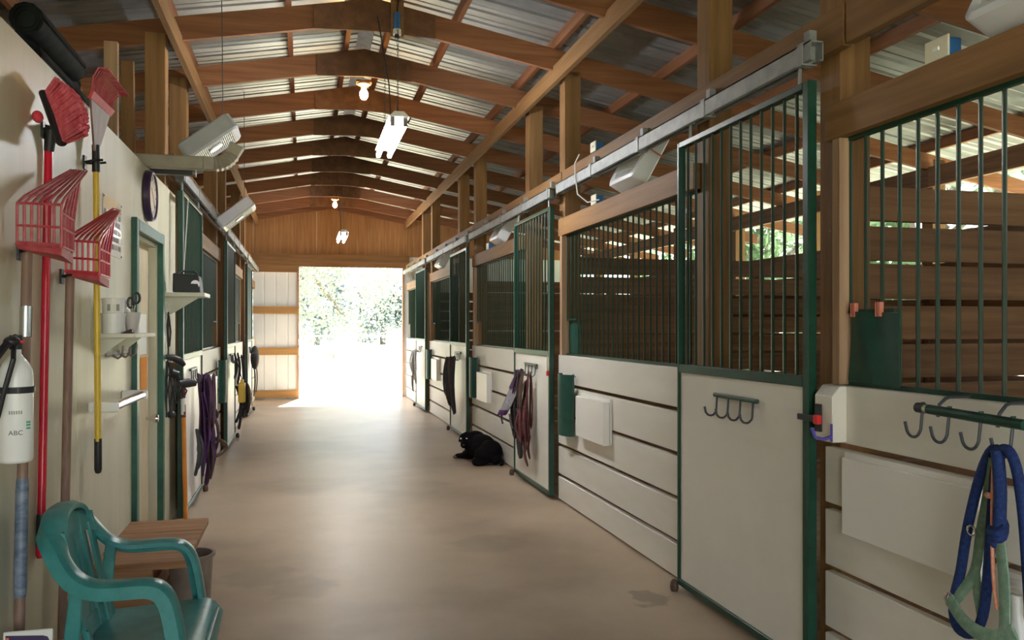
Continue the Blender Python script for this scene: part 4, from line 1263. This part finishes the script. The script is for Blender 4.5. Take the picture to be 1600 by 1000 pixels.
# latch block with hook
t = thing('latch_block', 'white wooden latch block with red tab beside the first door', 'latch', (2.02, 2.9, 0.98))
B().prism([(1.995, 2.835, 0.985), (2.06, 2.835, 0.985), (2.06, 2.835, 1.205), (2.03, 2.835, 1.205), (1.995, 2.835, 1.165)], None, (0, 0.115, 0)).obj('block', 'white_door', t, bevel=0.003, seg=1)
B().box(1.983, 2.900, 1.02, 1.996, 2.935, 1.13).obj('keeper', 'black', t, bevel=0.002, seg=1)
B().box(1.966, 2.905, 1.058, 1.984, 3.03, 1.082).obj('latch_bolt', 'black', t, bevel=0.002, seg=1)
B().box(1.962, 2.885, 1.052, 1.982, 2.915, 1.088).obj('red_tab', 'red', t, bevel=0.002, seg=1)
t = thing('plastic_hook', 'violet plastic hook on the white latch block', 'hook', (1.99, 2.83, 1.0))
B().box(1.985, 2.826, 0.99, 1.992, 2.836, 1.06).obj('hook_plate', 'violet', t, bevel=0.002, seg=1)
B().tube([(1.988, 2.832, 1.01), (1.955, 2.838, 1.0), (1.925, 2.845, 1.01), (1.915, 2.85, 1.045)], 0.007, 8).obj('hook_arm', 'violet', t, smooth=True)
for (y, lab) in ((RB[2] + 0.07, 'red latch clip on the green edge of the second right-hand door'),):
    t = thing('latch_clip', lab, 'latch', (1.97, y, 1.05))
    B().box(1.962, y - 0.012, 1.03, 1.984, y + 0.012, 1.07).obj('red_tab', 'red', t, bevel=0.003)
    B().tube([(1.972, y, 1.07), (1.97, y, 1.13), (1.972, y, 1.20)], 0.005, 6).obj('clip_chain', 'chrome', t, smooth=True)
    B().tube([(1.972, y, 1.76 + 0.03 * math.cos(a)) for a in (0, 1, 2, 3)], 0.006, 6).obj('upper_clip', 'chrome', t)

# hook bar nearest the camera
t = thing('hook_bar', 'green hook bar with four J hooks on the nearest white planks', 'hook bar', (1.96, 2.12, 1.16), None)
zb = lambda y: 1.172 - (2.315 - y) * 0.025
B().tube([(1.955, 2.275, zb(2.275)), (1.955, 1.905, zb(1.905))], 0.0155, 14).obj('bar', 'green', t, smooth=True)
B().tube([(1.955, 2.297, zb(2.297)), (1.955, 2.272, zb(2.272))], 0.0135, 14).obj('pale_ring', 'cream', t, smooth=True)
B().tube([(1.955, 2.325, zb(2.325)), (1.955, 2.292, zb(2.292))], 0.0165, 14).obj('end_cap', 'black', t, smooth=True)
for y in (2.30, 2.185, 2.06, 1.945):
    z = zb(y)
    pts = [(1.953, y, z - 0.01), (1.948, y, z - 0.05), (1.946, y, z - 0.068)]
    for a in range(1, 9):
        an = math.pi * a / 9
        pts.append((1.944 - 0.01 * a / 9, y + 0.026 * (1 - math.cos(an)), z - 0.068 - 0.028 * math.sin(an)))
    pts.append((1.932, y + 0.056, z - 0.048))
    B().tube(pts, 0.005, 8).obj('j_hook', 'dark_steel', t, smooth=True)
    B().tube([(1.955, y, z + 0.012), (1.955, y, z + 0.02)], 0.007, 8).obj('hook_nut', 'green', t)
for y in (2.235, 2.0):
    B().tube([(1.955, y, zb(y) - 0.02), (1.962, y, zb(y) + 0.02), (1.985, y, 1.208), (2.0, y, 1.213), (2.075, y, 1.214)], 0.0055, 8).obj('hanger', 'dark_steel', t, smooth=True)

# blue lead rope, green halter and spray bottle on that bar
t = thing('lead_rope', 'thick blue lead rope knotted and looped over the near hook bar', 'rope', (1.94, 2.0, 0.52))
loop = [(1.93, 1.952, 1.065), (1.925, 1.985, 1.085), (1.925, 2.03, 1.005), (1.925, 2.078, 0.845), (1.93, 2.112, 0.70), (1.93, 2.142, 0.585), (1.93, 2.122, 0.52), (1.93, 2.066, 0.525), (1.93, 2.028, 0.59), (1.935, 2.015, 0.71), (1.935, 2.004, 0.843), (1.935, 1.992, 0.975), (1.93, 1.975, 1.072)]
B().tube(smooth_path(loop), 0.0145, 10).obj('rope_loop', 'blue_rope', t, smooth=True)
B().tube(smooth_path([(1.92, 1.97, 1.078), (1.915, 1.925, 1.092), (1.915, 1.895, 1.045), (1.92, 1.88, 0.944), (1.925, 1.872, 0.82), (1.93, 1.865, 0.66), (1.935, 1.86, 0.50)]), 0.015, 10).obj('rope_end', 'blue_rope', t, smooth=True)
B().tube(smooth_path([(1.905, 1.95, 1.085), (1.90, 1.935, 0.99), (1.90, 1.936, 0.914), (1.90, 1.938, 0.86)]), 0.017, 10).obj('rope_strand', 'blue_rope', t, smooth=True)
kn = B()
kn.tube(smooth_path([(1.90, 1.915, 0.875), (1.885, 1.94, 0.855), (1.90, 1.962, 0.862), (1.915, 1.94, 0.885), (1.895, 1.925, 0.848), (1.888, 1.95, 0.838), (1.905, 1.955, 0.82)]), 0.014, 10)
kn.obj('rope_knot', 'blue_rope', t, smooth=True)
t = thing('halter', 'faded green halter with metal rings hanging under the blue rope', 'halter', (1.94, 2.0, 0.55), 'halters and leads')
B().tube(smooth_path([(1.92, 1.985, 1.06), (1.94, 2.02, 0.951), (1.94, 2.046, 0.833), (1.94, 2.067, 0.713), (1.925, 2.10, 0.64), (1.92, 2.13, 0.60)]), 0.018, 8, flat=0.3, up=(1, 0, 0)).obj('cheek_strap', 'halter_green', t, smooth=True)
B().tube(smooth_path([(1.94, 2.067, 0.713), (1.935, 2.051, 0.642), (1.93, 2.031, 0.582)]), 0.018, 8, flat=0.3, up=(1, 0, 0)).obj('throat_strap', 'halter_green', t, smooth=True)
B().tube(smooth_path([(1.90, 2.125, 0.612), (1.89, 2.067, 0.575), (1.885, 2.007, 0.558), (1.885, 1.939, 0.563), (1.89, 1.875, 0.60)]), 0.023, 8, flat=0.28, up=(1, 0, 0)).obj('nose_band', 'halter_green', t, smooth=True)
B().tube(smooth_path([(1.90, 1.936, 0.835), (1.90, 1.923, 0.737), (1.895, 1.914, 0.65), (1.885, 1.906, 0.575)]), 0.019, 8, flat=0.3, up=(1, 0, 0)).obj('crown_strap', 'halter_green', t, smooth=True)
for (y, z, r_) in ((2.125, 0.605, 0.022), (2.045, 0.838, 0.014), (1.936, 0.825, 0.015), (1.905, 0.575, 0.018)):
    B().tube([(1.905, y + r_ * math.cos(a), z + r_ * math.sin(a)) for a in [q * math.pi / 6 for q in range(12)]], 0.0035, 6, closed=True).obj('ring', 'chrome', t, smooth=True)
t = thing('orange_cord', 'thin orange cord hanging beside the blue rope knot', 'cord', (1.90, 1.94, 0.62))
B().tube(smooth_path([(1.898, 1.956, 1.05), (1.896, 1.958, 0.933), (1.898, 1.96, 0.80), (1.90, 1.956, 0.70), (1.895, 1.94, 0.64)]), 0.0055, 8).obj('cord_strand', 'orange_rope', t, smooth=True)
B().ball((1.898, 1.972, 0.955), (0.008, 0.018, 0.009)).obj('cord_knot', 'orange_rope', t, smooth=True)
t = thing('spray_bottle', 'white trigger spray bottle hanging behind the green halter', 'spray bottle', (1.985, 1.96, 0.36))
B().lathe([(0.034, 0), (0.038, 0.006), (0.038, 0.13), (0.032, 0.17), (0.018, 0.20), (0.016, 0.245)], (1.985, 1.965, 0.40), 20).obj('bottle_body', 'white_plastic', t, smooth=True)
B().lathe([(0.02, 0.238), (0.02, 0.262), (0.017, 0.268)], (1.985, 1.965, 0.40), 18).obj('screw_cap', 'white_plastic', t, smooth=True)
B().tube([(1.975, 2.005, 0.675), (1.98, 1.97, 0.692), (1.985, 1.93, 0.695), (1.985, 1.905, 0.685)], [0.012, 0.02, 0.022, 0.012], 10).obj('spray_head', 'white_plastic', t, smooth=True)
B().tube([(1.985, 1.925, 0.68), (1.985, 1.905, 0.65), (1.985, 1.90, 0.61)], [0.012, 0.01, 0.006], 8).obj('trigger', 'white_plastic', t, smooth=True)

# ================================================================ TACK HANGING ON THE DOORS
def loop_pts(x, y, z0, z1, w_, bulge=0.0, skew=0.0, sg=-1):
    pts = []
    for q in range(17):
        u = q / 16
        a = 2 * math.pi * u
        zz = z0 + (z1 - z0) * (1 - math.cos(a)) / 2
        k = (z0 - zz) / (z0 - z1)
        yy = y + w_ * math.sin(a) * (0.35 + 0.65 * k) + skew * k
        pts.append((x + sg * bulge * math.sin(math.pi * k), yy, zz))
    return pts
trnd = random.Random(11)
def tack(label, cat, name, side, y, items, group='halters and leads'):
    """items: (part name, material, dy, z0, z1, width, out, radius, flat, skew)"""
    xf = X(side, -0.075)
    sg = -1 if side > 0 else 1
    t = thing(name, label, cat, (xf + sg * 0.06, y, min(i[4] for i in items)), group)
    for (nm, mt, dy, z0, z1, w_, out, r_, fl, sk) in items:
        for rep in range(2):
            j = (lambda s_: trnd.uniform(-s_, s_)) if rep else (lambda s_: 0.0)
            pts = loop_pts(xf + sg * max(0.035, 0.035 + out * 1.9 + j(0.04)), y + dy + j(0.05), z0 + j(0.01), z1 + abs(j(0.12)), w_ * (1 + j(0.35)), 0.025 + j(0.03), sk + j(0.05), sg)
            B().tube(pts[:-1], r_, 8, closed=True, flat=fl, up=(1, 0, 0) if fl < 1 else None).obj(nm, mt, t, smooth=True)
    return t, xf, sg
def rings(t, mat, lst):
    for (x, y, z, r_) in lst:
        B().tube([(x, y + r_ * math.cos(a), z + r_ * 1.2 * math.sin(a)) for a in [q * math.pi / 6 for q in range(12)]], 0.004, 6, closed=True).obj('buckle', mat, t, smooth=True)

# second right-hand door: purple fly mask, black lead, maroon halter
yh = RB[2] + 0.64
t = thing('fly_mask', 'purple and grey fly mask hanging off the second right-hand rack', 'fly mask', (1.9, yh + 0.2, 0.55))
def mask(u, v):
    a = (u - 0.5) * 2
    wv = 0.03 + 0.075 * math.sin(math.pi * min(1, 0.15 + 0.8 * v))
    return (1.945 - 0.15 * v - 0.07 * (1 - a * a) * (0.3 + v * 0.6), yh + 0.19 + wv * a * 1.2, 1.04 - 0.40 * v)
B().grid(mask, 10, 14, (0.004, 0, 0)).obj('mask_mesh', 'grey_mesh', t, smooth=True)
B().grid(lambda u, v: Vector(mask(u, v * 0.42)) + Vector((-0.004, 0, 0.004)), 10, 8, (-0.006, 0, 0)).obj('purple_crown', 'purple', t, smooth=True)
B().grid(lambda u, v: Vector(mask(u, 0.90 + v * 0.12)) + Vector((-0.004, 0, 0)), 10, 3, (-0.006, 0, 0)).obj('purple_hem', 'purple', t, smooth=True)
B().tube(smooth_path([(1.79, yh + 0.26, 0.64), (1.78, yh + 0.28, 0.60), (1.79, yh + 0.27, 0.54)]), 0.01, 6, flat=0.4).obj('strap', 'black_soft', t, smooth=True)
B().tube(smooth_path([(1.83, yh + 0.17, 0.64), (1.85, yh + 0.2, 0.55), (1.88, yh + 0.24, 0.47)]), 0.012, 6, flat=0.4).obj('strap', 'grey_mesh', t, smooth=True)
t, xf, sg = tack('black lead rope looped long beside the purple fly mask', 'rope', 'lead_rope', 1, yh + 0.07, [
    ('rope_loop', 'black_soft', 0.0, 1.04, 0.25, 0.07, 0.02, 0.013, 1, 0.03), ('rope_loop', 'black_soft', 0.05, 1.03, 0.42, 0.09, 0.035, 0.012, 1, 0.06), ('rope_loop', 'plum', 0.02, 1.02, 0.55, 0.10, 0.03, 0.012, 0.5, 0.02)])
t, xf, sg = tack('maroon and brown halter hanging nearest the second door edge', 'halter', 'halter', 1, yh - 0.13, [
    ('crown_strap', 'maroon', 0.0, 1.03, 0.48, 0.06, 0.01, 0.02, 0.35, 0.0), ('cheek_strap', 'brown', 0.05, 1.04, 0.56, 0.05, 0.03, 0.022, 0.35, 0.02), ('cheek_strap', 'maroon', -0.03, 0.80, 0.36, 0.07, 0.03, 0.024, 0.4, 0.0),
    ('nose_band', 'maroon', 0.0, 0.72, 0.44, 0.09, 0.05, 0.024, 0.4, 0.0), ('throat_strap', 'brown', 0.06, 0.95, 0.40, 0.05, 0.015, 0.016, 0.4, 0.0), ('lead_strap', 'maroon', 0.0, 0.46, 0.22, 0.025, 0.02, 0.014, 0.5, -0.03)])
rings(t, 'chrome', [(xf - 0.075, yh - 0.1, 0.78, 0.02), (xf - 0.075, yh - 0.16, 0.62, 0.018), (xf - 0.07, yh - 0.08, 0.9, 0.014)])

# third right-hand door: black leads
yh = RB[3] + 0.64
t, xf, sg = tack('bunch of black lead ropes on the door just beyond the dog', 'rope', 'lead_rope', 1, yh, [
    ('rope_loop', 'black_soft', -0.02, 1.04, 0.33, 0.13, 0.01, 0.016, 1, 0.06), ('rope_loop', 'black_soft', 0.02, 1.04, 0.40, 0.16, 0.03, 0.015, 1, 0.08), ('rope_loop', 'brown', 0.0, 1.03, 0.46, 0.12, 0.045, 0.015, 1, 0.05),
    ('rope_loop', 'black_soft', 0.03, 1.02, 0.52, 0.19, 0.05, 0.015, 1, 0.08), ('rope_loop', 'black_soft', 0.0, 1.03, 0.62, 0.10, 0.06, 0.018, 0.6, 0.04), ('rope_loop', 'black_soft', -0.08, 1.04, 0.30, 0.03, 0.02, 0.013, 1, -0.04)])
# last right-hand door: pale coils
yh = RB[4] + 0.64
t, xf, sg = tack('pale rope coils on the last right-hand door', 'rope', 'lead_rope', 1, yh, [
    ('rope_loop', 'pale_rope', 0.0, 1.03, 0.45, 0.14, 0.02, 0.013, 1, 0.0), ('rope_loop', 'pale_rope', 0.03, 1.03, 0.52, 0.17, 0.035, 0.013, 1, 0.02), ('rope_loop', 'grey_mesh', -0.02, 1.0, 0.60, 0.12, 0.045, 0.013, 1, 0.0), ('rope_loop', 'grey_mesh', 0.1, 0.75, 0.30, 0.10, 0.03, 0.011, 1, 0.15)])
# left doors
yh = LB[0] + 0.64
t, xf, sg = tack('long bunch of plum and purple halters on the first left-hand door', 'halter', 'halter', -1, yh, [
    ('crown_strap', 'plum', 0.0, 1.04, 0.45, 0.07, 0.0, 0.028, 0.4, 0.0), ('crown_strap', 'purple', 0.04, 1.04, 0.52, 0.06, 0.03, 0.028, 0.45, 0.0), ('cheek_strap', 'plum', -0.04, 1.03, 0.62, 0.08, 0.045, 0.03, 0.45, 0.0),
    ('cheek_strap', 'plum', 0.06, 1.03, 0.40, 0.06, 0.02, 0.022, 0.4, 0.0), ('cheek_strap', 'purple', -0.06, 0.9, 0.26, 0.05, 0.02, 0.024, 0.4, 0.03), ('nose_band', 'plum', 0.02, 0.72, 0.30, 0.06, 0.05, 0.022, 0.4, 0.0),
    ('lead_rope_loop', 'purple', 0.0, 0.6, 0.17, 0.05, 0.03, 0.018, 1, 0.05), ('lead_rope_loop', 'black_soft', -0.1, 0.62, 0.28, 0.05, 0.0, 0.012, 1, -0.08), ('throat_strap', 'brown', 0.0, 0.55, 0.22, 0.08, 0.05, 0.014, 0.5, 0.0)])
B().tube(smooth_path([(xf + 0.06, yh, 0.55), (xf + 0.15, yh + 0.05, 0.53), (xf + 0.22, yh + 0.1, 0.49), (xf + 0.235, yh + 0.12, 0.44), (xf + 0.18, yh + 0.08, 0.39), (xf + 0.08, yh, 0.38)]), 0.016, 8, flat=0.5, up=(0, 1, 0)).obj('nose_band', 'brown', t, smooth=True)
B().tube(smooth_path([(xf + 0.09, yh + 0.05, 0.98), (xf + 0.12, yh + 0.08, 0.82), (xf + 0.17, yh + 0.1, 0.72), (xf + 0.13, yh + 0.1, 0.66)]), 0.014, 8, flat=0.5, up=(0, 1, 0)).obj('cheek_strap', 'plum', t, smooth=True)
rings(t, 'chrome', [(xf + 0.10, yh - 0.05, 0.70, 0.022), (xf + 0.09, yh - 0.02, 0.36, 0.018), (xf + 0.095, yh - 0.06, 0.48, 0.016)])
yh = LB[1] + 0.64
t, xf, sg = tack('dark halter and coiled lead on the middle left-hand door', 'halter', 'halter', -1, yh, [
    ('crown_strap', 'black_soft', 0.0, 1.10, 0.75, 0.06, 0.02, 0.024, 0.5, 0.0), ('cheek_strap', 'black_soft', 0.04, 1.08, 0.5, 0.09, 0.04, 0.018, 0.5, 0.0), ('lead_loop', 'black_soft', 0.05, 0.75, 0.33, 0.13, 0.05, 0.016, 1, 0.0),
    ('lead_loop', 'brown', 0.0, 0.72, 0.38, 0.12, 0.08, 0.016, 1, 0.0), ('lead_loop', 'black_soft', -0.08, 0.7, 0.2, 0.04, 0.03, 0.016, 1, 0.0)])
t = thing('yellow_box', 'yellow plastic box hung among black leads on the middle left-hand door', 'box', (xf + 0.13, yh - 0.1, 0.52))
B().box(xf + 0.09, yh - 0.2, 0.52, xf + 0.17, yh - 0.08, 0.76).obj('box_body', 'yellow', t, bevel=0.012)
B().box(xf + 0.11, yh - 0.17, 0.76, xf + 0.15, yh - 0.11, 0.80).obj('box_cap', 'yellow', t, bevel=0.006)
B().tube([(xf + 0.13, yh - 0.14, 0.80), (xf + 0.10, yh - 0.12, 0.92), (xf + 0.07, yh - 0.1, 1.02)], 0.005, 6).obj('box_cord', 'black_soft', t)
yh = LB[2] + 0.64
t = thing('blanket_bundle', 'black folded bundle hanging on the farthest left-hand door', 'bundle', (xf + 0.06, yh, 0.7))
B().ball((xf + 0.075, yh, 0.93), (0.07, 0.16, 0.2), 16, 12).obj('folded_cloth', 'black_soft', t, smooth=True)
B().tube(loop_pts(xf + 0.06, yh, 0.8, 0.30, 0.1, 0.02, 0, 1)[:-1], 0.018, 8, closed=True, flat=0.5, up=(1, 0, 0)).obj('strap', 'black_soft', t, smooth=True)
B().tube(loop_pts(xf + 0.09, yh + 0.1, 0.8, 0.36, 0.06, 0.02, 0, 1)[:-1], 0.016, 8, closed=True, flat=0.5, up=(1, 0, 0)).obj('strap', 'brown', t, smooth=True)

# ================================================================ THE DOG
t = thing('dog', 'black dog lying on the concrete against the right-hand planks, looking back', 'dog', (1.83, 8.75, 0))
d_ = B()
def el(c, r, rot=None):
    d_.ball(c, r, 16, 12, rot)
rz = lambda a: Matrix.Rotation(R(a), 3, 'Z')
rx = lambda a: Matrix.Rotation(R(a), 3, 'X')
el((1.87, 8.80, 0.145), (0.155, 0.25, 0.132), rz(-12))
el((1.83, 8.95, 0.165), (0.135, 0.15, 0.135))
el((1.915, 8.56, 0.125), (0.128, 0.15, 0.122))
el((1.83, 8.50, 0.095), (0.10, 0.13, 0.09), rz(10))
el((1.78, 8.91, 0.205), (0.085, 0.095, 0.09))
el((1.72, 8.865, 0.222), (0.082, 0.085, 0.08))
el((1.693, 8.81, 0.198), (0.06, 0.065, 0.055))
el((1.668, 8.755, 0.178), (0.042, 0.058, 0.04), rz(-20))
el((1.658, 8.72, 0.176), (0.026, 0.026, 0.026))
el((1.74, 8.88, 0.05), (0.055, 0.10, 0.05), rz(25))
el((1.685, 8.92, 0.034), (0.035, 0.10, 0.033), rz(65))
el((1.76, 8.98, 0.045), (0.05, 0.09, 0.045), rz(40))
el((1.775, 8.44, 0.04), (0.04, 0.10, 0.04), rz(60))
el((1.74, 8.42, 0.03), (0.04, 0.055, 0.03), rz(60))
el((1.95, 8.44, 0.05), (0.045, 0.09, 0.045), rz(-40))
body = d_.obj('body', 'dog', t, smooth=True)
rm = body.modifiers.new('join', 'REMESH'); rm.mode = 'VOXEL'; rm.voxel_size = 0.011; rm.use_smooth_shade = True
smm = body.modifiers.new('soften', 'SMOOTH'); smm.factor = 0.5; smm.iterations = 6
for (p, rot) in (((1.797, 8.845, 0.215), (0.1, -0.35, 0.4)), ((1.652, 8.88, 0.235), (0.2, 0.35, -0.3))):
    m3 = Euler(rot).to_matrix()
    B().ball(p, (0.016, 0.032, 0.05), 12, 8, m3).obj('ear', 'dog', t, smooth=True)
B().ball((1.694, 8.80, 0.178), (0.045, 0.04, 0.032), 14, 10).obj('muzzle_fur', 'dog_grey', t, smooth=True)
B().ball((1.650, 8.695, 0.182), (0.014, 0.012, 0.011), 10, 8).obj('nose', 'black', t, smooth=True)
for (x, y, z) in ((1.640, 8.800, 0.238), (1.698, 8.778, 0.236)):
    B().ball((x, y, z), 0.0105, 10, 8).obj('eye', 'eye', t, smooth=True)
B().ball((1.615, 8.955, 0.022), (0.034, 0.026, 0.022), 12, 8).obj('paw', 'dog_tan', t, smooth=True)
B().tube(smooth_path([(1.97, 8.47, 0.07), (2.0, 8.40, 0.035), (1.97, 8.33, 0.025)]), [0.03] * 4 + [0.024] * 4 + [0.014], 8).obj('tail', 'dog', t, smooth=True)

# ================================================================ OUTSIDE
def tree(x, y, h, rad, zc, n, mat, label, leaf_s, droop=0.0, seed=0, group='trees around the barn'):
    rnd = random.Random(seed)
    t = thing('tree', label, 'tree', (x, y, -0.06), group)
    tr = B()
    tr.tube([(x, y, -0.06), (x + 0.1, y, zc * 0.5), (x - 0.05, y + 0.1, zc)], [rad * 0.09, rad * 0.065, rad * 0.04], 8)
    tr.obj('trunk', 'bark', t, smooth=True)
    cl = []
    for q in range(26):
        a, e = rnd.uniform(0, 6.283), rnd.uniform(-0.9, 1.0)
        k = rnd.uniform(0.35, 0.95)
        cl.append((x + rad * k * math.cos(a) * math.cos(e), y + rad * k * math.sin(a) * math.cos(e), zc + (h - zc) * k * math.sin(e), rad * rnd.uniform(0.22, 0.4)))
    for q in range(0, 8):
        c = cl[q]
        B().tube([(x, y, zc * 0.7), ((x + c[0]) / 2, (y + c[1]) / 2, (zc + c[2]) / 2 + 0.1), c[:3]], [rad * 0.03, rad * 0.02, rad * 0.01], 6).obj('branch', 'bark', t, smooth=True)
    vs, fs = [], []
    for q in range(n):
        c = cl[rnd.randrange(len(cl))]
        d = Vector((rnd.gauss(0, 1), rnd.gauss(0, 1), rnd.gauss(0, 0.75)))
        d = d.normalized() * (c[3] * rnd.random() ** 0.45)
        p = Vector(c[:3]) + d
        if droop and rnd.random() < droop:
            p.z -= rnd.uniform(0, rad * 0.45)
        if p.z < 0.1:
            p.z = 0.1 + rnd.random() * 0.3
        s = leaf_s * rnd.uniform(0.6, 1.3)
        u = Vector((rnd.gauss(0, 1), rnd.gauss(0, 1), rnd.gauss(0, 1))).normalized()
        v_ = u.orthogonal().normalized()
        k = len(vs)
        vs += [p - u * s, p + v_ * s * 0.55, p + u * s, p - v_ * s * 0.55]
        fs.append((k, k + 1, k + 2, k + 3))
    cr = B()
    cr.add(vs, fs)
    tag(cr.obj('foliage', mat, t, fix=False), kind='stuff')
tree(-0.8, 33, 9.0, 5.0, 4.7, 26000, 'leaf_a', 'spreading oak just outside, its low boughs crossing the top of the doorway', 0.085, 0.5, 1)
tree(7.6, 30, 8.5, 2.9, 4.6, 14000, 'leaf_a', 'oak whose leaves show at the right edge of the doorway', 0.085, 0.4, 2)
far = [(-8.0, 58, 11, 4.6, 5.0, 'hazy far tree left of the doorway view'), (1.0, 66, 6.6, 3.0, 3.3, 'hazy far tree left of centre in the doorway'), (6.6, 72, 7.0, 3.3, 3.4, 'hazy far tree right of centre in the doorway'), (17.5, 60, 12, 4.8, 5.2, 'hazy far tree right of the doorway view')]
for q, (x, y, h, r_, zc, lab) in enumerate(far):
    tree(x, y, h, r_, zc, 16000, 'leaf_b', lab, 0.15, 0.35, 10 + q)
side = [(10.5, -2), (12.0, 5.5), (10.8, 13.0), (12.2, 20.5), (17.0, 28)]
for q, (x, y) in enumerate(side):
    tree(x, y, 7.5 + (q % 2), 3.3, 3.6, 4600, 'leaf_c', 'leafy tree outside the right-hand slatted wall, glimpsed through its gaps', 0.17, 0.6, 30 + q, 'trees outside the right-hand wall')
t = thing('paddock_fence', 'pale paddock fence across the far lawn', 'fence', (3, 42, 0))
for q in range(12):
    x = -12 + q * 2.6
    B().box(x, 42, -0.06, x + 0.12, 42.12, 1.25).obj('fence_post', 'fence', t)
for z in (0.45, 0.95):
    for q in range(11):
        x = -12 + q * 2.6
        B().box(x + 0.06, 41.96, z, x + 2.66, 42.0, z + 0.09).obj('fence_rail', 'fence', t)
